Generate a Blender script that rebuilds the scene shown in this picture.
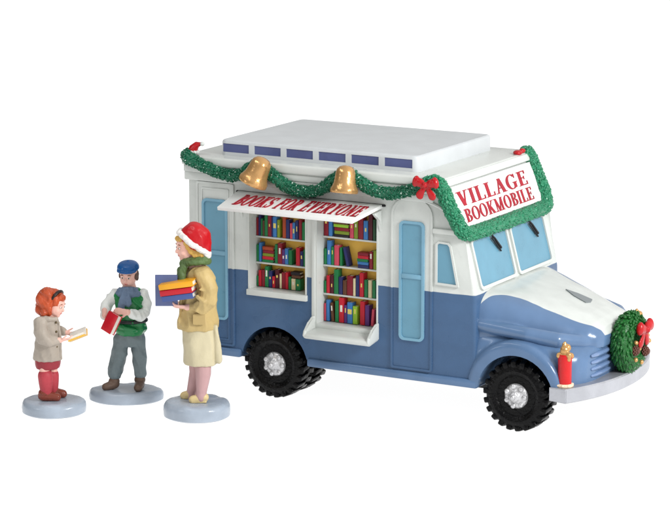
import bpy, bmesh, math, random
from mathutils import Vector, Matrix, noise
V = Vector
R = math.radians
PI = math.pi
random.seed(7)
for o in list(bpy.data.objects):
    bpy.data.objects.remove(o)
SC = bpy.context.scene
COL = SC.collection

# ------------------------------------------------------------------ camera
PITCH, YAW = 0.19983, 0.51013
RV = V((math.cos(YAW), math.sin(YAW), 0))
FV = V((-math.sin(YAW) * math.cos(PITCH), math.cos(YAW) * math.cos(PITCH), -math.sin(PITCH)))
UV = RV.cross(FV)
cam = bpy.data.cameras.new("camera")
camo = bpy.data.objects.new("camera", cam)
COL.objects.link(camo)
m = Matrix((RV, UV, -FV)).transposed().to_4x4()
m.translation = V((12.54426, -21.23268, 6.30175))
camo.matrix_world = m
cam.sensor_width = 36
cam.lens = 142.4535
cam.clip_start = 0.5
cam.clip_end = 500
SC.camera = camo

# ------------------------------------------------------------------ light
w = bpy.data.worlds.new("World")
SC.world = w
w.use_nodes = True
nt = w.node_tree
nt.nodes.clear()
wo = nt.nodes.new('ShaderNodeOutputWorld')
bg = nt.nodes.new('ShaderNodeBackground')
tc = nt.nodes.new('ShaderNodeTexCoord')
dt = nt.nodes.new('ShaderNodeVectorMath')        # a studio: white sweep behind, above and to the right, dim room behind the camera
dt.operation = 'DOT_PRODUCT'
dt.inputs[1].default_value = (0.80, 0.44, 0.41)
mr = nt.nodes.new('ShaderNodeMapRange')
nt.links.new(tc.outputs['Generated'], dt.inputs[0])
nt.links.new(dt.outputs['Value'], mr.inputs[0])
mr.inputs[1].default_value = -0.8
mr.inputs[2].default_value = 0.9
mr.inputs[3].default_value = 0.0
mr.inputs[4].default_value = 1.12
nt.links.new(mr.outputs[0], bg.inputs[1])
bg.inputs[0].default_value = (1, 0.99, 0.98, 1)
nt.links.new(bg.outputs[0], wo.inputs[0])
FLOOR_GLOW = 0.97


def area(name, loc, target, sx, sy, power, col=(1, 1, 1)):
    l = bpy.data.lights.new(name, 'AREA')
    l.shape = 'RECTANGLE'
    l.size, l.size_y, l.energy, l.color = sx, sy, power, col
    o = bpy.data.objects.new(name, l)
    COL.objects.link(o)
    o.location = loc
    o.rotation_euler = (V(target) - V(loc)).to_track_quat('-Z', 'Y').to_euler()
    return o


area("softbox_key", (10, -2.5, 6.0), (1.5, 0.5, 0.8), 3.0, 2.2, 860)
area("softbox_top", (-1.4, -3.4, 6.8), (1.2, 0.0, 0.9), 4.4, 0.45, 85)
area("softbox_fill", (-5.5, -8.5, 4.5), (-0.8, -0.8, 0.9), 2.0, 2.0, 90)

SC.view_settings.view_transform = 'Standard'
SC.view_settings.look = 'None'
SC.view_settings.exposure = 0
SC.view_settings.gamma = 1
SC.render.engine = 'CYCLES'
SC.cycles.max_bounces = 6


# ------------------------------------------------------------------ materials
def new_mat(name):
    mt = bpy.data.materials.new(name)
    mt.use_nodes = True
    return mt, mt.node_tree, mt.node_tree.nodes['Principled BSDF']


def bump_vary(nt, b, col, rough, var=0.08, bump=0.15, scale=14, vscale=5, dist=0.02):
    N = nt.nodes.new
    tc = N('ShaderNodeNewGeometry')
    n1 = N('ShaderNodeTexNoise')
    n1.inputs['Scale'].default_value = vscale
    n1.inputs['Detail'].default_value = 2
    nt.links.new(tc.outputs['Position'], n1.inputs['Vector'])
    n2 = N('ShaderNodeTexNoise')
    n2.inputs['Scale'].default_value = scale
    n2.inputs['Detail'].default_value = 3
    nt.links.new(tc.outputs['Position'], n2.inputs['Vector'])
    bp = N('ShaderNodeBump')
    bp.inputs['Strength'].default_value = bump
    bp.inputs['Distance'].default_value = dist
    nt.links.new(n2.outputs['Fac'], bp.inputs['Height'])
    nt.links.new(bp.outputs[0], b.inputs['Normal'])
    rr = N('ShaderNodeMapRange')
    rr.inputs[1].default_value = 0.3
    rr.inputs[2].default_value = 0.7
    rr.inputs[3].default_value = max(rough - 0.04, 0.04)
    rr.inputs[4].default_value = rough + 0.05
    nt.links.new(n1.outputs['Fac'], rr.inputs[0])
    nt.links.new(rr.outputs[0], b.inputs['Roughness'])
    mx = N('ShaderNodeMix')
    mx.data_type = 'RGBA'
    mx.blend_type = 'MULTIPLY'
    mx.inputs[0].default_value = 1
    vr = N('ShaderNodeMapRange')
    vr.inputs[1].default_value = 0.3
    vr.inputs[2].default_value = 0.7
    vr.inputs[3].default_value = 1 - var
    vr.inputs[4].default_value = 1 + var
    nt.links.new(n1.outputs['Fac'], vr.inputs[0])
    nt.links.new(vr.outputs[0], mx.inputs[7])
    if isinstance(col, tuple):
        mx.inputs[6].default_value = (*col, 1)
    else:
        nt.links.new(col, mx.inputs[6])
    nt.links.new(mx.outputs[2], b.inputs['Base Color'])


def lin(c):
    return tuple(((x / 255) / 12.92 if x / 255 < 0.04 else ((x / 255 + 0.055) / 1.055) ** 2.4) for x in c)


MATS = {}


def paint(name, rgb, rough=0.32, var=0.07, bump=0.15, scale=14, vscale=5, metal=0.0, coat=0.0, fleck=None, spec=0.3, dist=0.02):
    if name in MATS:
        return MATS[name]
    mt, nt, b = new_mat(name)
    col = lin(rgb)
    if fleck:
        N = nt.nodes.new
        g = N('ShaderNodeNewGeometry')
        n = N('ShaderNodeTexNoise')
        n.inputs['Scale'].default_value = fleck[1]
        n.inputs['Detail'].default_value = 4
        nt.links.new(g.outputs['Position'], n.inputs['Vector'])
        r = N('ShaderNodeMapRange')
        r.inputs[1].default_value = fleck[2]
        r.inputs[2].default_value = fleck[2] + 0.04
        nt.links.new(n.outputs['Fac'], r.inputs[0])
        mx = N('ShaderNodeMix')
        mx.data_type = 'RGBA'
        mx.inputs[6].default_value = (*col, 1)
        mx.inputs[7].default_value = (*lin(fleck[0]), 1)
        nt.links.new(r.outputs[0], mx.inputs[0])
        col = mx.outputs[2]
    bump_vary(nt, b, col, rough, var, bump, scale, vscale, dist)
    b.inputs['Metallic'].default_value = metal
    b.inputs['Coat Weight'].default_value = coat * 0.45
    b.inputs['Specular IOR Level'].default_value = spec
    b.inputs['Coat Roughness'].default_value = 0.12
    MATS[name] = mt
    return mt


WHITE = (198, 202, 198)
BLUE = (64, 92, 126)
BLUE_LIT = (86, 113, 147)  # body blue lightened: brighter light on the front put into the colour
M_WHITE = paint('white_enamel', WHITE, 0.30, 0.03, 0.05, 7, coat=0.2)
M_ROOF = paint('roof_enamel', (194, 198, 200), 0.38, 0.03, 0.04, 7)
M_BLUE = paint('blue_enamel_lit', BLUE_LIT, 0.24, 0.07, 0.10, 7, coat=0.35)
M_GLASS = paint('glass_blue', (98, 146, 168), 0.30, 0.06, 0.08, 8, coat=0.3)
M_GLASSRIM = paint('glass_blue_rim', (116, 160, 182), 0.30, 0.05, 0.1, 8)
M_PURPLE = paint('purple_glass', (76, 84, 128), 0.35, 0.12, 0.15, 12)
M_BLACK = paint('black_rubber', (4, 4, 5), 0.25, 0.2, 0.5, 40, spec=0.16)
M_BLACKP = paint('black_paint', (26, 27, 30), 0.35)
M_SILVER = paint('silver_paint', (176, 178, 184), 0.33, 0.08, 0.3, 18, metal=0.55)
M_HUB = paint('silver_hub', (200, 200, 202), 0.28, 0.15, 0.6, 26, metal=0.6)
M_GOLD = paint('gold_paint', (196, 152, 98), 0.24, 0.12, 0.35, 16, metal=0.55)
M_RED = paint('red_enamel', (172, 16, 24), 0.28, 0.1, 0.25, 20, coat=0.3)
M_DKRED = paint('lettering_red', (158, 18, 38), 0.45, 0.1, 0.1)
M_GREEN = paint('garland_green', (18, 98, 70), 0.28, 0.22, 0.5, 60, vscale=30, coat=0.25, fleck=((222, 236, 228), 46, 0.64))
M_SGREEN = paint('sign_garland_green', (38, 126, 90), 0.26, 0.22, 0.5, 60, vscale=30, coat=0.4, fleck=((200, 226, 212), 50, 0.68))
M_WGREEN = paint('wreath_green', (24, 92, 36), 0.30, 0.3, 0.5, 60, vscale=30, coat=0.25)
M_MUST = paint('mustard_back', (220, 176, 76), 0.55, 0.12, 0.1)
M_CREAM = paint('cream_wax', (232, 206, 176), 0.4)
M_BASE = paint('base_grey_blue', (160, 171, 184), 0.25, 0.10, 0.5, 6, coat=0.35)
M_SKIN = paint('skin', (232, 184, 170), 0.42, 0.05, 0.05, 12)
M_PAGE = paint('paper', (226, 222, 212), 0.6, 0.04, 0.2, 40)
M_CONE = paint('pinecone_brown', (96, 60, 50), 0.5, 0.2, 0.6, 50)


def two_tone():
    mt, nt, b = new_mat('two_tone_body')
    N = nt.nodes.new
    g = N('ShaderNodeNewGeometry')
    s = N('ShaderNodeSeparateXYZ')
    nt.links.new(g.outputs['Position'], s.inputs[0])
    nz = N('ShaderNodeTexNoise')
    nz.inputs['Scale'].default_value = 6
    nt.links.new(g.outputs['Position'], nz.inputs['Vector'])
    ma = N('ShaderNodeMath')
    ma.operation = 'MULTIPLY_ADD'
    nt.links.new(nz.outputs['Fac'], ma.inputs[0])
    ma.inputs[1].default_value = 0.012
    nt.links.new(s.outputs[2], ma.inputs[2])
    r = N('ShaderNodeMapRange')
    r.inputs[1].default_value = 1.222
    r.inputs[2].default_value = 1.227
    nt.links.new(ma.outputs[0], r.inputs[0])
    mx = N('ShaderNodeMix')
    mx.data_type = 'RGBA'
    mx.inputs[6].default_value = (*lin(BLUE), 1)
    mx.inputs[7].default_value = (*lin(WHITE), 1)
    nt.links.new(r.outputs[0], mx.inputs[0])
    bump_vary(nt, b, mx.outputs[2], 0.28, 0.06, 0.10, 8)
    b.inputs['Specular IOR Level'].default_value = 0.28
    return mt


M_BODY = two_tone()


def hood_mat():
    # blue bonnet with a white painted centre that runs from the windscreen to the nose
    mt, nt, b = new_mat('bonnet_paint')
    N = nt.nodes.new
    g = N('ShaderNodeNewGeometry')
    s = N('ShaderNodeSeparateXYZ')
    nt.links.new(g.outputs['Position'], s.inputs[0])

    def math_(op, a, bb, c=None):
        n = N('ShaderNodeMath')
        n.operation = op
        for i, v in enumerate((a, bb, c)):
            if v is None:
                continue
            if isinstance(v, (int, float)):
                n.inputs[i].default_value = v
            else:
                nt.links.new(v, n.inputs[i])
        return n.outputs[0]
    dy = math_('ABSOLUTE', math_('SUBTRACT', s.outputs[1], 0.91), 0)
    fc = N('ShaderNodeFloatCurve')
    cv = fc.mapping.curves[0]
    pts = [(0.0, 0.92), (0.08, 0.78), (0.16, 0.62), (0.3, 0.52), (0.6, 0.47), (0.85, 0.40), (1.0, 0.31)]
    cv.points[0].location = pts[0]
    cv.points[1].location = pts[-1]
    for p in pts[1:-1]:
        cv.points.new(*p)
    fc.mapping.update()
    nt.links.new(math_('DIVIDE', math_('SUBTRACT', s.outputs[0], 2.05), 1.1), fc.inputs[1])
    nz = N('ShaderNodeTexNoise')
    nz.inputs['Scale'].default_value = 5
    nt.links.new(g.outputs['Position'], nz.inputs['Vector'])
    edge = math_('SUBTRACT', math_('MULTIPLY_ADD', nz.outputs['Fac'], 0.03, fc.outputs[0]), dy)
    r = N('ShaderNodeMapRange')
    r.inputs[1].default_value = 0.0
    r.inputs[2].default_value = 0.006
    nt.links.new(edge, r.inputs[0])
    zz = N('ShaderNodeMapRange')
    zz.inputs[1].default_value = 0.848
    zz.inputs[2].default_value = 0.853
    nt.links.new(s.outputs[2], zz.inputs[0])
    k = math_('MULTIPLY', r.outputs[0], zz.outputs[0])
    mx = N('ShaderNodeMix')
    mx.data_type = 'RGBA'
    mx.inputs[6].default_value = (*lin(BLUE_LIT), 1)
    mx.inputs[7].default_value = (*lin(WHITE), 1)
    nt.links.new(k, mx.inputs[0])
    bump_vary(nt, b, mx.outputs[2], 0.22, 0.06, 0.10, 7)
    b.inputs['Coat Weight'].default_value = 0.25
    b.inputs['Specular IOR Level'].default_value = 0.4
    b.inputs['Coat Roughness'].default_value = 0.12
    return mt


M_HOOD = hood_mat()

# ------------------------------------------------------------------ object helpers
ORG = {}


def thing(name, label, cat, loc=(0, 0, 0), rotz=0, group=None):
    o = bpy.data.objects.new(name, None)
    o.empty_display_size = 0.1
    COL.objects.link(o)
    o.location = loc
    o.rotation_euler = (0, 0, rotz)
    o['label'] = label
    o['category'] = cat
    if group:
        o['group'] = group
    ORG[o.name] = V((0, 0, 0))
    return o


def tag(o, label, cat, group=None):
    o['label'] = label
    o['category'] = cat
    if group:
        o['group'] = group
    return o


def obj(name, bm, mat, parent=None, sharp=35, label=None, base=None):
    """link bm as one mesh; its origin goes to its own middle (or base)"""
    if isinstance(bm, bmesh.types.BMesh):
        me = bpy.data.meshes.new(name)
        bmesh.ops.recalc_face_normals(bm, faces=bm.faces[:])
        bm.to_mesh(me)
        bm.free()
    else:
        me = bm
        me.name = name
    for p in me.polygons:
        p.use_smooth = True
    if sharp:
        me.set_sharp_from_angle(angle=R(sharp))
    c = V((0, 0, 0))
    if len(me.vertices):
        mn = V([min(v.co[i] for v in me.vertices) for i in range(3)])
        mxx = V([max(v.co[i] for v in me.vertices) for i in range(3)])
        c = (mn + mxx) / 2
        if parent is None:
            c.z = mn.z
    if base is not None:
        c = V(base)
    me.transform(Matrix.Translation(-c))
    me.materials.clear()
    me.materials.append(mat)
    o = bpy.data.objects.new(name, me)
    COL.objects.link(o)
    po = V((0, 0, 0))
    if parent is not None:
        o.parent = parent
        po = ORG[parent.name]
    o.location = c - po
    ORG[o.name] = c
    if label:
        o['label'] = label
    return o


def apply_mods(bm, mods, cutters=()):
    """run modifiers on bm and return a plain mesh"""
    me = bpy.data.meshes.new('tmp')
    bmesh.ops.recalc_face_normals(bm, faces=bm.faces[:])
    bm.to_mesh(me)
    bm.free()
    o = bpy.data.objects.new('tmp', me)
    COL.objects.link(o)
    junk = [o]
    for cb in cutters:
        cm = bpy.data.meshes.new('cut')
        bmesh.ops.recalc_face_normals(cb, faces=cb.faces[:])
        cb.to_mesh(cm)
        cb.free()
        co = bpy.data.objects.new('cut', cm)
        COL.objects.link(co)
        junk.append(co)
        md = o.modifiers.new('b', 'BOOLEAN')
        md.operation = 'DIFFERENCE'
        md.solver = 'EXACT'
        md.object = co
    for kind, kw in mods:
        md = o.modifiers.new('m', kind)
        for k, v in kw.items():
            setattr(md, k, v)
    bpy.context.view_layer.update()
    dg = bpy.context.evaluated_depsgraph_get()
    res = bpy.data.meshes.new_from_object(o.evaluated_get(dg))
    for j in junk:
        bpy.data.objects.remove(j)
    return res


def fused(bm, voxel=0.008, smooth=4, fac=0.5, cutters=(), wr=None):
    me = apply_mods(bm, [('REMESH', dict(mode='VOXEL', voxel_size=voxel)),
                           ('SMOOTH', dict(factor=fac, iterations=smooth))], cutters)
    if wr:      # cloth folds modelled into the surface: amplitude, frequency, slant
        nn = [v.normal.copy() for v in me.vertices]
        for v, n_ in zip(me.vertices, nn):
            c = v.co
            q = V((c.x * wr[1] + c.z * wr[2], c.y * wr[1], c.z * wr[1] * 0.45))
            k = 1 - 2 * abs(noise.noise(q))
            v.co += n_ * wr[0] * (k - 0.55)
    return me


def B():
    return bmesh.new()


_t = bmesh.new()
bmesh.ops.create_icosphere(_t, subdivisions=1, radius=1)
ICO_V = [v.co.copy() for v in _t.verts]
ICO_F = [[v.index for v in f.verts] for f in _t.faces]
_t.free()


def blobs(bm, mats):
    vs, fs = [], []
    for mt_ in mats:
        k = len(vs)
        vs += [tuple(mt_ @ v) for v in ICO_V]
        fs += [[a + k for a in f] for f in ICO_F]
    me = bpy.data.meshes.new('t')
    me.from_pydata(vs, [], fs)
    bm.from_mesh(me)
    bpy.data.meshes.remove(me)


def merge(bm, other):
    me = bpy.data.meshes.new('t')
    other.to_mesh(me)
    other.free()
    bm.from_mesh(me)
    bpy.data.meshes.remove(me)


def box(bm, x0, x1, y0, y1, z0, z1, bev=0.0, seg=2):
    t = B()
    bmesh.ops.create_cube(t, size=1)
    for v in t.verts:
        v.co = V((x0 + (v.co.x + .5) * (x1 - x0), y0 + (v.co.y + .5) * (y1 - y0), z0 + (v.co.z + .5) * (z1 - z0)))
    if bev:
        bmesh.ops.bevel(t, geom=t.edges[:], offset=bev, segments=seg, profile=0.5, affect='EDGES')
    merge(bm, t)
    return bm


def prism(bm, pts, a, b, axis='y', bev=0.0, seg=3, mp=None):
    """extrude outline pts (2-D) from a to b. axis y: pts=(x,z); z: (x,y); x: (y,z). mp maps (u,v,w)->point"""
    t = B()

    def P(u, v, w_):
        if mp:
            return mp(u, v, w_)
        return {'y': V((u, w_, v)), 'z': V((u, v, w_)), 'x': V((w_, u, v))}[axis]
    A = [t.verts.new(P(u, v, a)) for u, v in pts]
    C = [t.verts.new(P(u, v, b)) for u, v in pts]
    t.faces.new(A)
    t.faces.new(list(reversed(C)))
    n = len(pts)
    for i in range(n):
        t.faces.new((A[i], A[(i + 1) % n], C[(i + 1) % n], C[i]))
    if bev:
        bmesh.ops.bevel(t, geom=t.edges[:], offset=bev, segments=seg, profile=0.5, affect='EDGES')
    merge(bm, t)
    return bm


def rrect(u0, v0, u1, v1, r, n=5, arch=False):
    """rounded rectangle outline, counter-clockwise; arch rounds the top corners wide"""
    out = []
    rt = r if not arch else min(arch, (u1 - u0) / 2 - 0.001)
    for (cx, cy, a0, rr) in ((u1 - r, v0 + r, -90, r), (u1 - rt, v1 - rt, 0, rt), (u0 + rt, v1 - rt, 90, rt), (u0 + r, v0 + r, 180, r)):
        for i in range(n + 1):
            a = R(a0 + 90 * i / n)
            out.append((cx + rr * math.cos(a), cy + rr * math.sin(a)))
    return out


def ring(bm, outer, inner, a, b, mp):
    """frame between two outlines of equal length, from depth a to b"""
    n = len(outer)
    vs = [[bm.verts.new(mp(u, v, d)) for (u, v) in o] for o, d in ((outer, a), (outer, b), (inner, b), (inner, a))]
    for i in range(n):
        j = (i + 1) % n
        for k in range(4):
            q = (k + 1) % 4
            bm.faces.new((vs[k][i], vs[k][j], vs[q][j], vs[q][i]))
    return bm


def ellip(bm, c, r, rot=None, u=20, v=12):
    mt = Matrix.Translation(V(c))
    if rot is not None:
        mt = mt @ rot.to_4x4()
    mt = mt @ Matrix.Diagonal((r[0], r[1], r[2], 1))
    bmesh.ops.create_uvsphere(bm, u_segments=u, v_segments=v, radius=1, matrix=mt)
    return bm


def catmull(pts, n=8):
    out = []
    P = [V(p) for p in pts]
    for i in range(len(P) - 1):
        p0 = P[max(i - 1, 0)]
        p1, p2 = P[i], P[i + 1]
        p3 = P[min(i + 2, len(P) - 1)]
        for k in range(n):
            t = k / n
            out.append(0.5 * ((2 * p1) + (-p0 + p2) * t + (2 * p0 - 5 * p1 + 4 * p2 - p3) * t * t + (-p0 + 3 * p1 - 3 * p2 + p3) * t ** 3))
    out.append(P[-1])
    return out


def tube(bm, pts, rads, seg=12, caps=True, flat=None):
    """closed tapering tube with rounded ends; flat=(axis,scale) squashes it"""
    pts = [V(p) for p in pts]
    n = len(pts)
    if not hasattr(rads, '__len__'):
        rads = [rads] * n
    rings = []
    prev = None
    for i, p in enumerate(pts):
        t = (pts[min(i + 1, n - 1)] - pts[max(i - 1, 0)])
        if t.length < 1e-9:
            t = V((0, 0, 1))
        t.normalize()
        if prev is None:
            a = V((0, 0, 1)) if abs(t.z) < 0.9 else V((1, 0, 0))
            e1 = t.cross(a).normalized()
        else:
            e1 = (prev - t * prev.dot(t)).normalized()
        prev = e1
        e2 = t.cross(e1)
        steps = [(0, 1)]
        if caps and i == 0:
            steps = [(-math.cos(a_) * 1, math.sin(a_)) for a_ in (0.25, 0.75, 1.2)] + [(0, 1)]
        if caps and i == n - 1:
            steps = [(0, 1)] + [(math.cos(a_), math.sin(a_)) for a_ in (1.2, 0.75, 0.25)]
        for (d, s) in steps:
            rr = rads[i]
            ringv = []
            for k in range(seg):
                an = 2 * PI * k / seg
                off = (e1 * math.cos(an) + e2 * math.sin(an)) * rr * s
                if flat:
                    ax = V(flat[0]).normalized()
                    off = off - ax * off.dot(ax) * (1 - flat[1])
                ringv.append(bm.verts.new(p + t * d * rr + off))
            rings.append(ringv)
    for a, b in zip(rings, rings[1:]):
        for k in range(seg):
            bm.faces.new((a[k], a[(k + 1) % seg], b[(k + 1) % seg], b[k]))
    bm.faces.new(rings[0])
    bm.faces.new(rings[-1])
    return bm


def loft(bm, rings, cap=True):
    vs = [[bm.verts.new(V(p)) for p in r] for r in rings]
    n = len(vs[0])
    for a, b in zip(vs, vs[1:]):
        for k in range(n):
            bm.faces.new((a[k], a[(k + 1) % n], b[(k + 1) % n], b[k]))
    if cap:
        bm.faces.new(vs[0])
        bm.faces.new(vs[-1])
    return bm


def eloft(bm, levels, seg=28, power=2.0, fold=None):
    """stack of horizontal ellipses (cx, cy, z, rx, ry); fold=(count, depth) adds cloth folds"""
    rs = []
    for li, (cx, cy, z, rx, ry) in enumerate(levels):
        r = []
        for k in range(seg):
            a = 2 * PI * k / seg
            c, s = math.cos(a), math.sin(a)
            q = 1
            if fold:
                q = 1 + fold[1] * math.sin(a * fold[0] + li * 0.35) * (1 - li / (len(levels) - 1) if fold[2] else 1)
            r.append((cx + rx * q * math.copysign(abs(c) ** (2 / power), c), cy + ry * q * math.copysign(abs(s) ** (2 / power), s), z))
        rs.append(r)
    return loft(bm, rs)


def lathe(bm, prof, seg=32, mt=None):
    """profile (r, h) turned round local z, then placed by matrix"""
    rs = []
    for r_, h in prof:
        rs.append([V((max(r_, 1e-4) * math.cos(2 * PI * k / seg), max(r_, 1e-4) * math.sin(2 * PI * k / seg), h)) for k in range(seg)])
    if mt is not None:
        rs = [[mt @ p for p in r_] for r_ in rs]
    return loft(bm, rs)


def along(p, d, up=(0, 0, 1)):
    """matrix with z axis along d at p"""
    q = V(d).to_track_quat('Z', 'Y')
    return Matrix.Translation(V(p)) @ q.to_matrix().to_4x4()


# ------------------------------------------------------------------ serif letters (own outlines)
TH, TN, SF = 0.19, 0.075, 0.06     # stem, hairline, serif heights (cap height 1)


def g_rect(x0, y0, x1, y1):
    return [(x0, y0), (x1, y0), (x1, y1), (x0, y1)]


def g_diag(x0, y0, x1, y1, t):
    return [(x0 - t / 2, y0), (x0 + t / 2, y0), (x1 + t / 2, y1), (x1 - t / 2, y1)]


def g_serif(x, y, w_=0.34):
    return g_rect(x - w_ / 2, y, x + w_ / 2, y + SF)


def g_arc(cx, cy, rxo, ryo, rxi, ryi, a0, a1, n=14):
    out = []
    for i in range(n):
        A0, A1 = R(a0 + (a1 - a0) * i / n), R(a0 + (a1 - a0) * (i + 1) / n)
        out.append([(cx + rxi * math.cos(A0), cy + ryi * math.sin(A0)), (cx + rxo * math.cos(A0), cy + ryo * math.sin(A0)),
                    (cx + rxo * math.cos(A1), cy + ryo * math.sin(A1)), (cx + rxi * math.cos(A1), cy + ryi * math.sin(A1))])
    return out


def g_stroke(pts, ws):
    out = []
    P = [V((a, b, 0)) for a, b in pts]
    L = []
    for i, p in enumerate(P):
        t = (P[min(i + 1, len(P) - 1)] - P[max(i - 1, 0)]).normalized()
        nrm = V((-t.y, t.x, 0))
        L.append((p + nrm * ws[i] / 2, p - nrm * ws[i] / 2))
    for a, b in zip(L, L[1:]):
        out.append([(a[0].x, a[0].y), (a[1].x, a[1].y), (b[1].x, b[1].y), (b[0].x, b[0].y)])
    return out


def stem(x):
    return [g_rect(x - TH / 2, 0, x + TH / 2, 1), g_serif(x, 0), g_serif(x, 1 - SF)]


def glyph(c):
    if c == 'I':
        return 0.36, stem(0.18)
    if c == 'L':
        return 0.62, stem(0.19) + [g_rect(0.19, 0, 0.60, TN), g_rect(0.54, 0, 0.60, 0.27)]
    if c == 'E':
        return 0.64, stem(0.19) + [g_rect(0.19, 0, 0.62, TN), g_rect(0.56, 0, 0.62, 0.26), g_rect(0.19, 1 - TN, 0.58, 1),
                                   g_rect(0.52, 0.76, 0.58, 1), g_rect(0.19, 0.48, 0.48, 0.48 + TN), g_rect(0.43, 0.39, 0.48, 0.64)]
    if c == 'F':
        return 0.60, stem(0.19) + [g_rect(0.19, 1 - TN, 0.58, 1), g_rect(0.52, 0.74, 0.58, 1),
                                   g_rect(0.19, 0.47, 0.46, 0.47 + TN), g_rect(0.41, 0.38, 0.46, 0.63)]
    if c == 'O':
        return 0.78, g_arc(0.39, 0.5, 0.38, 0.52, 0.20, 0.455, 0, 360, 28)
    if c == 'B':
        return 0.68, stem(0.19) + g_arc(0.30, 0.75, 0.31, 0.25, 0.13, 0.185, -90, 90, 12) + g_arc(0.30, 0.265, 0.36, 0.265, 0.17, 0.20, -90, 90, 12) + \
            [g_rect(0.19, 0, 0.31, TN), g_rect(0.19, 1 - TN, 0.31, 1), g_rect(0.19, 0.475, 0.31, 0.475 + TN)]
    if c == 'R':
        return 0.74, stem(0.19) + g_arc(0.32, 0.735, 0.31, 0.265, 0.13, 0.20, -90, 90, 12) + \
            [g_rect(0.19, 1 - TN, 0.33, 1), g_rect(0.19, 0.47, 0.33, 0.47 + TN), g_diag(0.62, 0, 0.36, 0.5, 0.19), g_serif(0.65, 0, 0.22)]
    if c == 'K':
        return 0.76, stem(0.19) + [g_diag(0.24, 0.38, 0.60, 1, 0.09), g_serif(0.60, 1 - SF, 0.27), g_diag(0.62, 0, 0.34, 0.56, 0.20), g_serif(0.62, 0, 0.30)]
    if c == 'V':
        return 0.74, [g_diag(0.38, 0, 0.17, 1, 0.20), g_diag(0.38, 0, 0.58, 1, 0.08), g_serif(0.16, 1 - SF, 0.32), g_serif(0.60, 1 - SF, 0.25)]
    if c == 'A':
        return 0.76, [g_diag(0.60, 0, 0.38, 1, 0.20), g_diag(0.16, 0, 0.38, 1, 0.08), g_rect(0.22, 0.30, 0.54, 0.30 + TN), g_serif(0.14, 0, 0.25), g_serif(0.62, 0, 0.30)]
    if c == 'Y':
        return 0.74, [g_rect(0.28, 0, 0.47, 0.48), g_diag(0.38, 0.40, 0.17, 1, 0.19), g_diag(0.38, 0.40, 0.60, 1, 0.08),
                      g_serif(0.16, 1 - SF, 0.31), g_serif(0.61, 1 - SF, 0.24), g_serif(0.375, 0, 0.36)]
    if c == 'N':
        return 0.80, [g_rect(0.14, 0, 0.21, 1), g_diag(0.62, 0, 0.17, 1, 0.20), g_rect(0.60, 0, 0.67, 1), g_serif(0.175, 0, 0.27),
                      g_serif(0.635, 1 - SF, 0.27), g_serif(0.11, 1 - SF, 0.2)]
    if c == 'M':
        return 0.98, [g_rect(0.14, 0, 0.21, 1), g_diag(0.47, 0, 0.19, 1, 0.18), g_diag(0.47, 0, 0.76, 1, 0.08), g_rect(0.70, 0, 0.87, 1),
                      g_serif(0.175, 0, 0.27), g_serif(0.785, 0, 0.34), g_serif(0.13, 1 - SF, 0.22), g_serif(0.82, 1 - SF, 0.26)]
    if c == 'S':
        pts, ws = [], []
        for i in range(25):
            t = i / 24
            if t < 0.5:
                a = R(35 + (270 - 35) * t * 2)
                pts.append((0.33 + 0.21 * math.cos(a), 0.745 + 0.215 * math.sin(a)))
            else:
                a = R(90 - (235) * (t - 0.5) * 2)
                pts.append((0.33 + 0.23 * math.cos(a), 0.265 + 0.225 * math.sin(a)))
            ws.append(0.07 + 0.12 * math.exp(-((t - 0.5) / 0.22) ** 2))
        return 0.64, g_stroke(pts, ws) + [g_rect(0.48, 0.72, 0.53, 1.0), g_rect(0.10, 0.0, 0.15, 0.30)]
    if c == 'G':
        return 0.80, g_arc(0.40, 0.5, 0.38, 0.52, 0.20, 0.455, 42, 318, 22) + [g_rect(0.53, 0.05, 0.70, 0.44), g_serif(0.62, 0.40, 0.30), g_rect(0.62, 0.70, 0.67, 1.0)]
    return 0.36, []


def lettering(bm, text, mp, u0, u1, v0, v1, depth=0.006, gap=0.05):
    """text fitted in the box u0..u1, v0..v1 of surface map mp(u,v,height)"""
    gl = [glyph(c) for c in text]
    tot = sum(g[0] for g in gl) + gap * (len(gl) - 1)
    sx = (u1 - u0) / tot
    x = 0
    for wd, polys in gl:
        for i, pl in enumerate(polys):
            pts = [(u0 + (x + a) * sx, v0 + b * (v1 - v0)) for a, b in pl]
            prism(bm, pts, -0.001, depth + 0.00025 * (i % 7), mp=mp)
        x += wd + gap
    return bm


# ------------------------------------------------------------------ setting
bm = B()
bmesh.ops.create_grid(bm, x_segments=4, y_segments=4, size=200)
mt, nt_, b_ = new_mat('white_glowing_ground')
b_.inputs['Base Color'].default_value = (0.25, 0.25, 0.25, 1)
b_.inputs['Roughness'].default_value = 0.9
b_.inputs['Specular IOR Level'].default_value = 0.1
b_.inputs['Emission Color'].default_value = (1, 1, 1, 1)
b_.inputs['Emission Strength'].default_value = FLOOR_GLOW  # glow added to a plain white floor to wash out cast shadows
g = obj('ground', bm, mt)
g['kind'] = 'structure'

# ------------------------------------------------------------------ bookmobile
BK = thing('bookmobile', 'white and blue miniature bookmobile with open book windows and a raised white roof', 'truck', (0, 0, 0))
WID = 1.82
CY = 0.91


def side(u, v, d):          # surface map of the near side wall, d outward
    return V((u, -d, v))


def arc_cut(cx, cz, r, y0, y1):
    t = B()
    lathe(t, [(r, y0), (r, y1)], 40, Matrix.Translation(V((cx, 0, cz))) @ Matrix.Rotation(R(-90), 4, 'X'))
    return t


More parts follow.
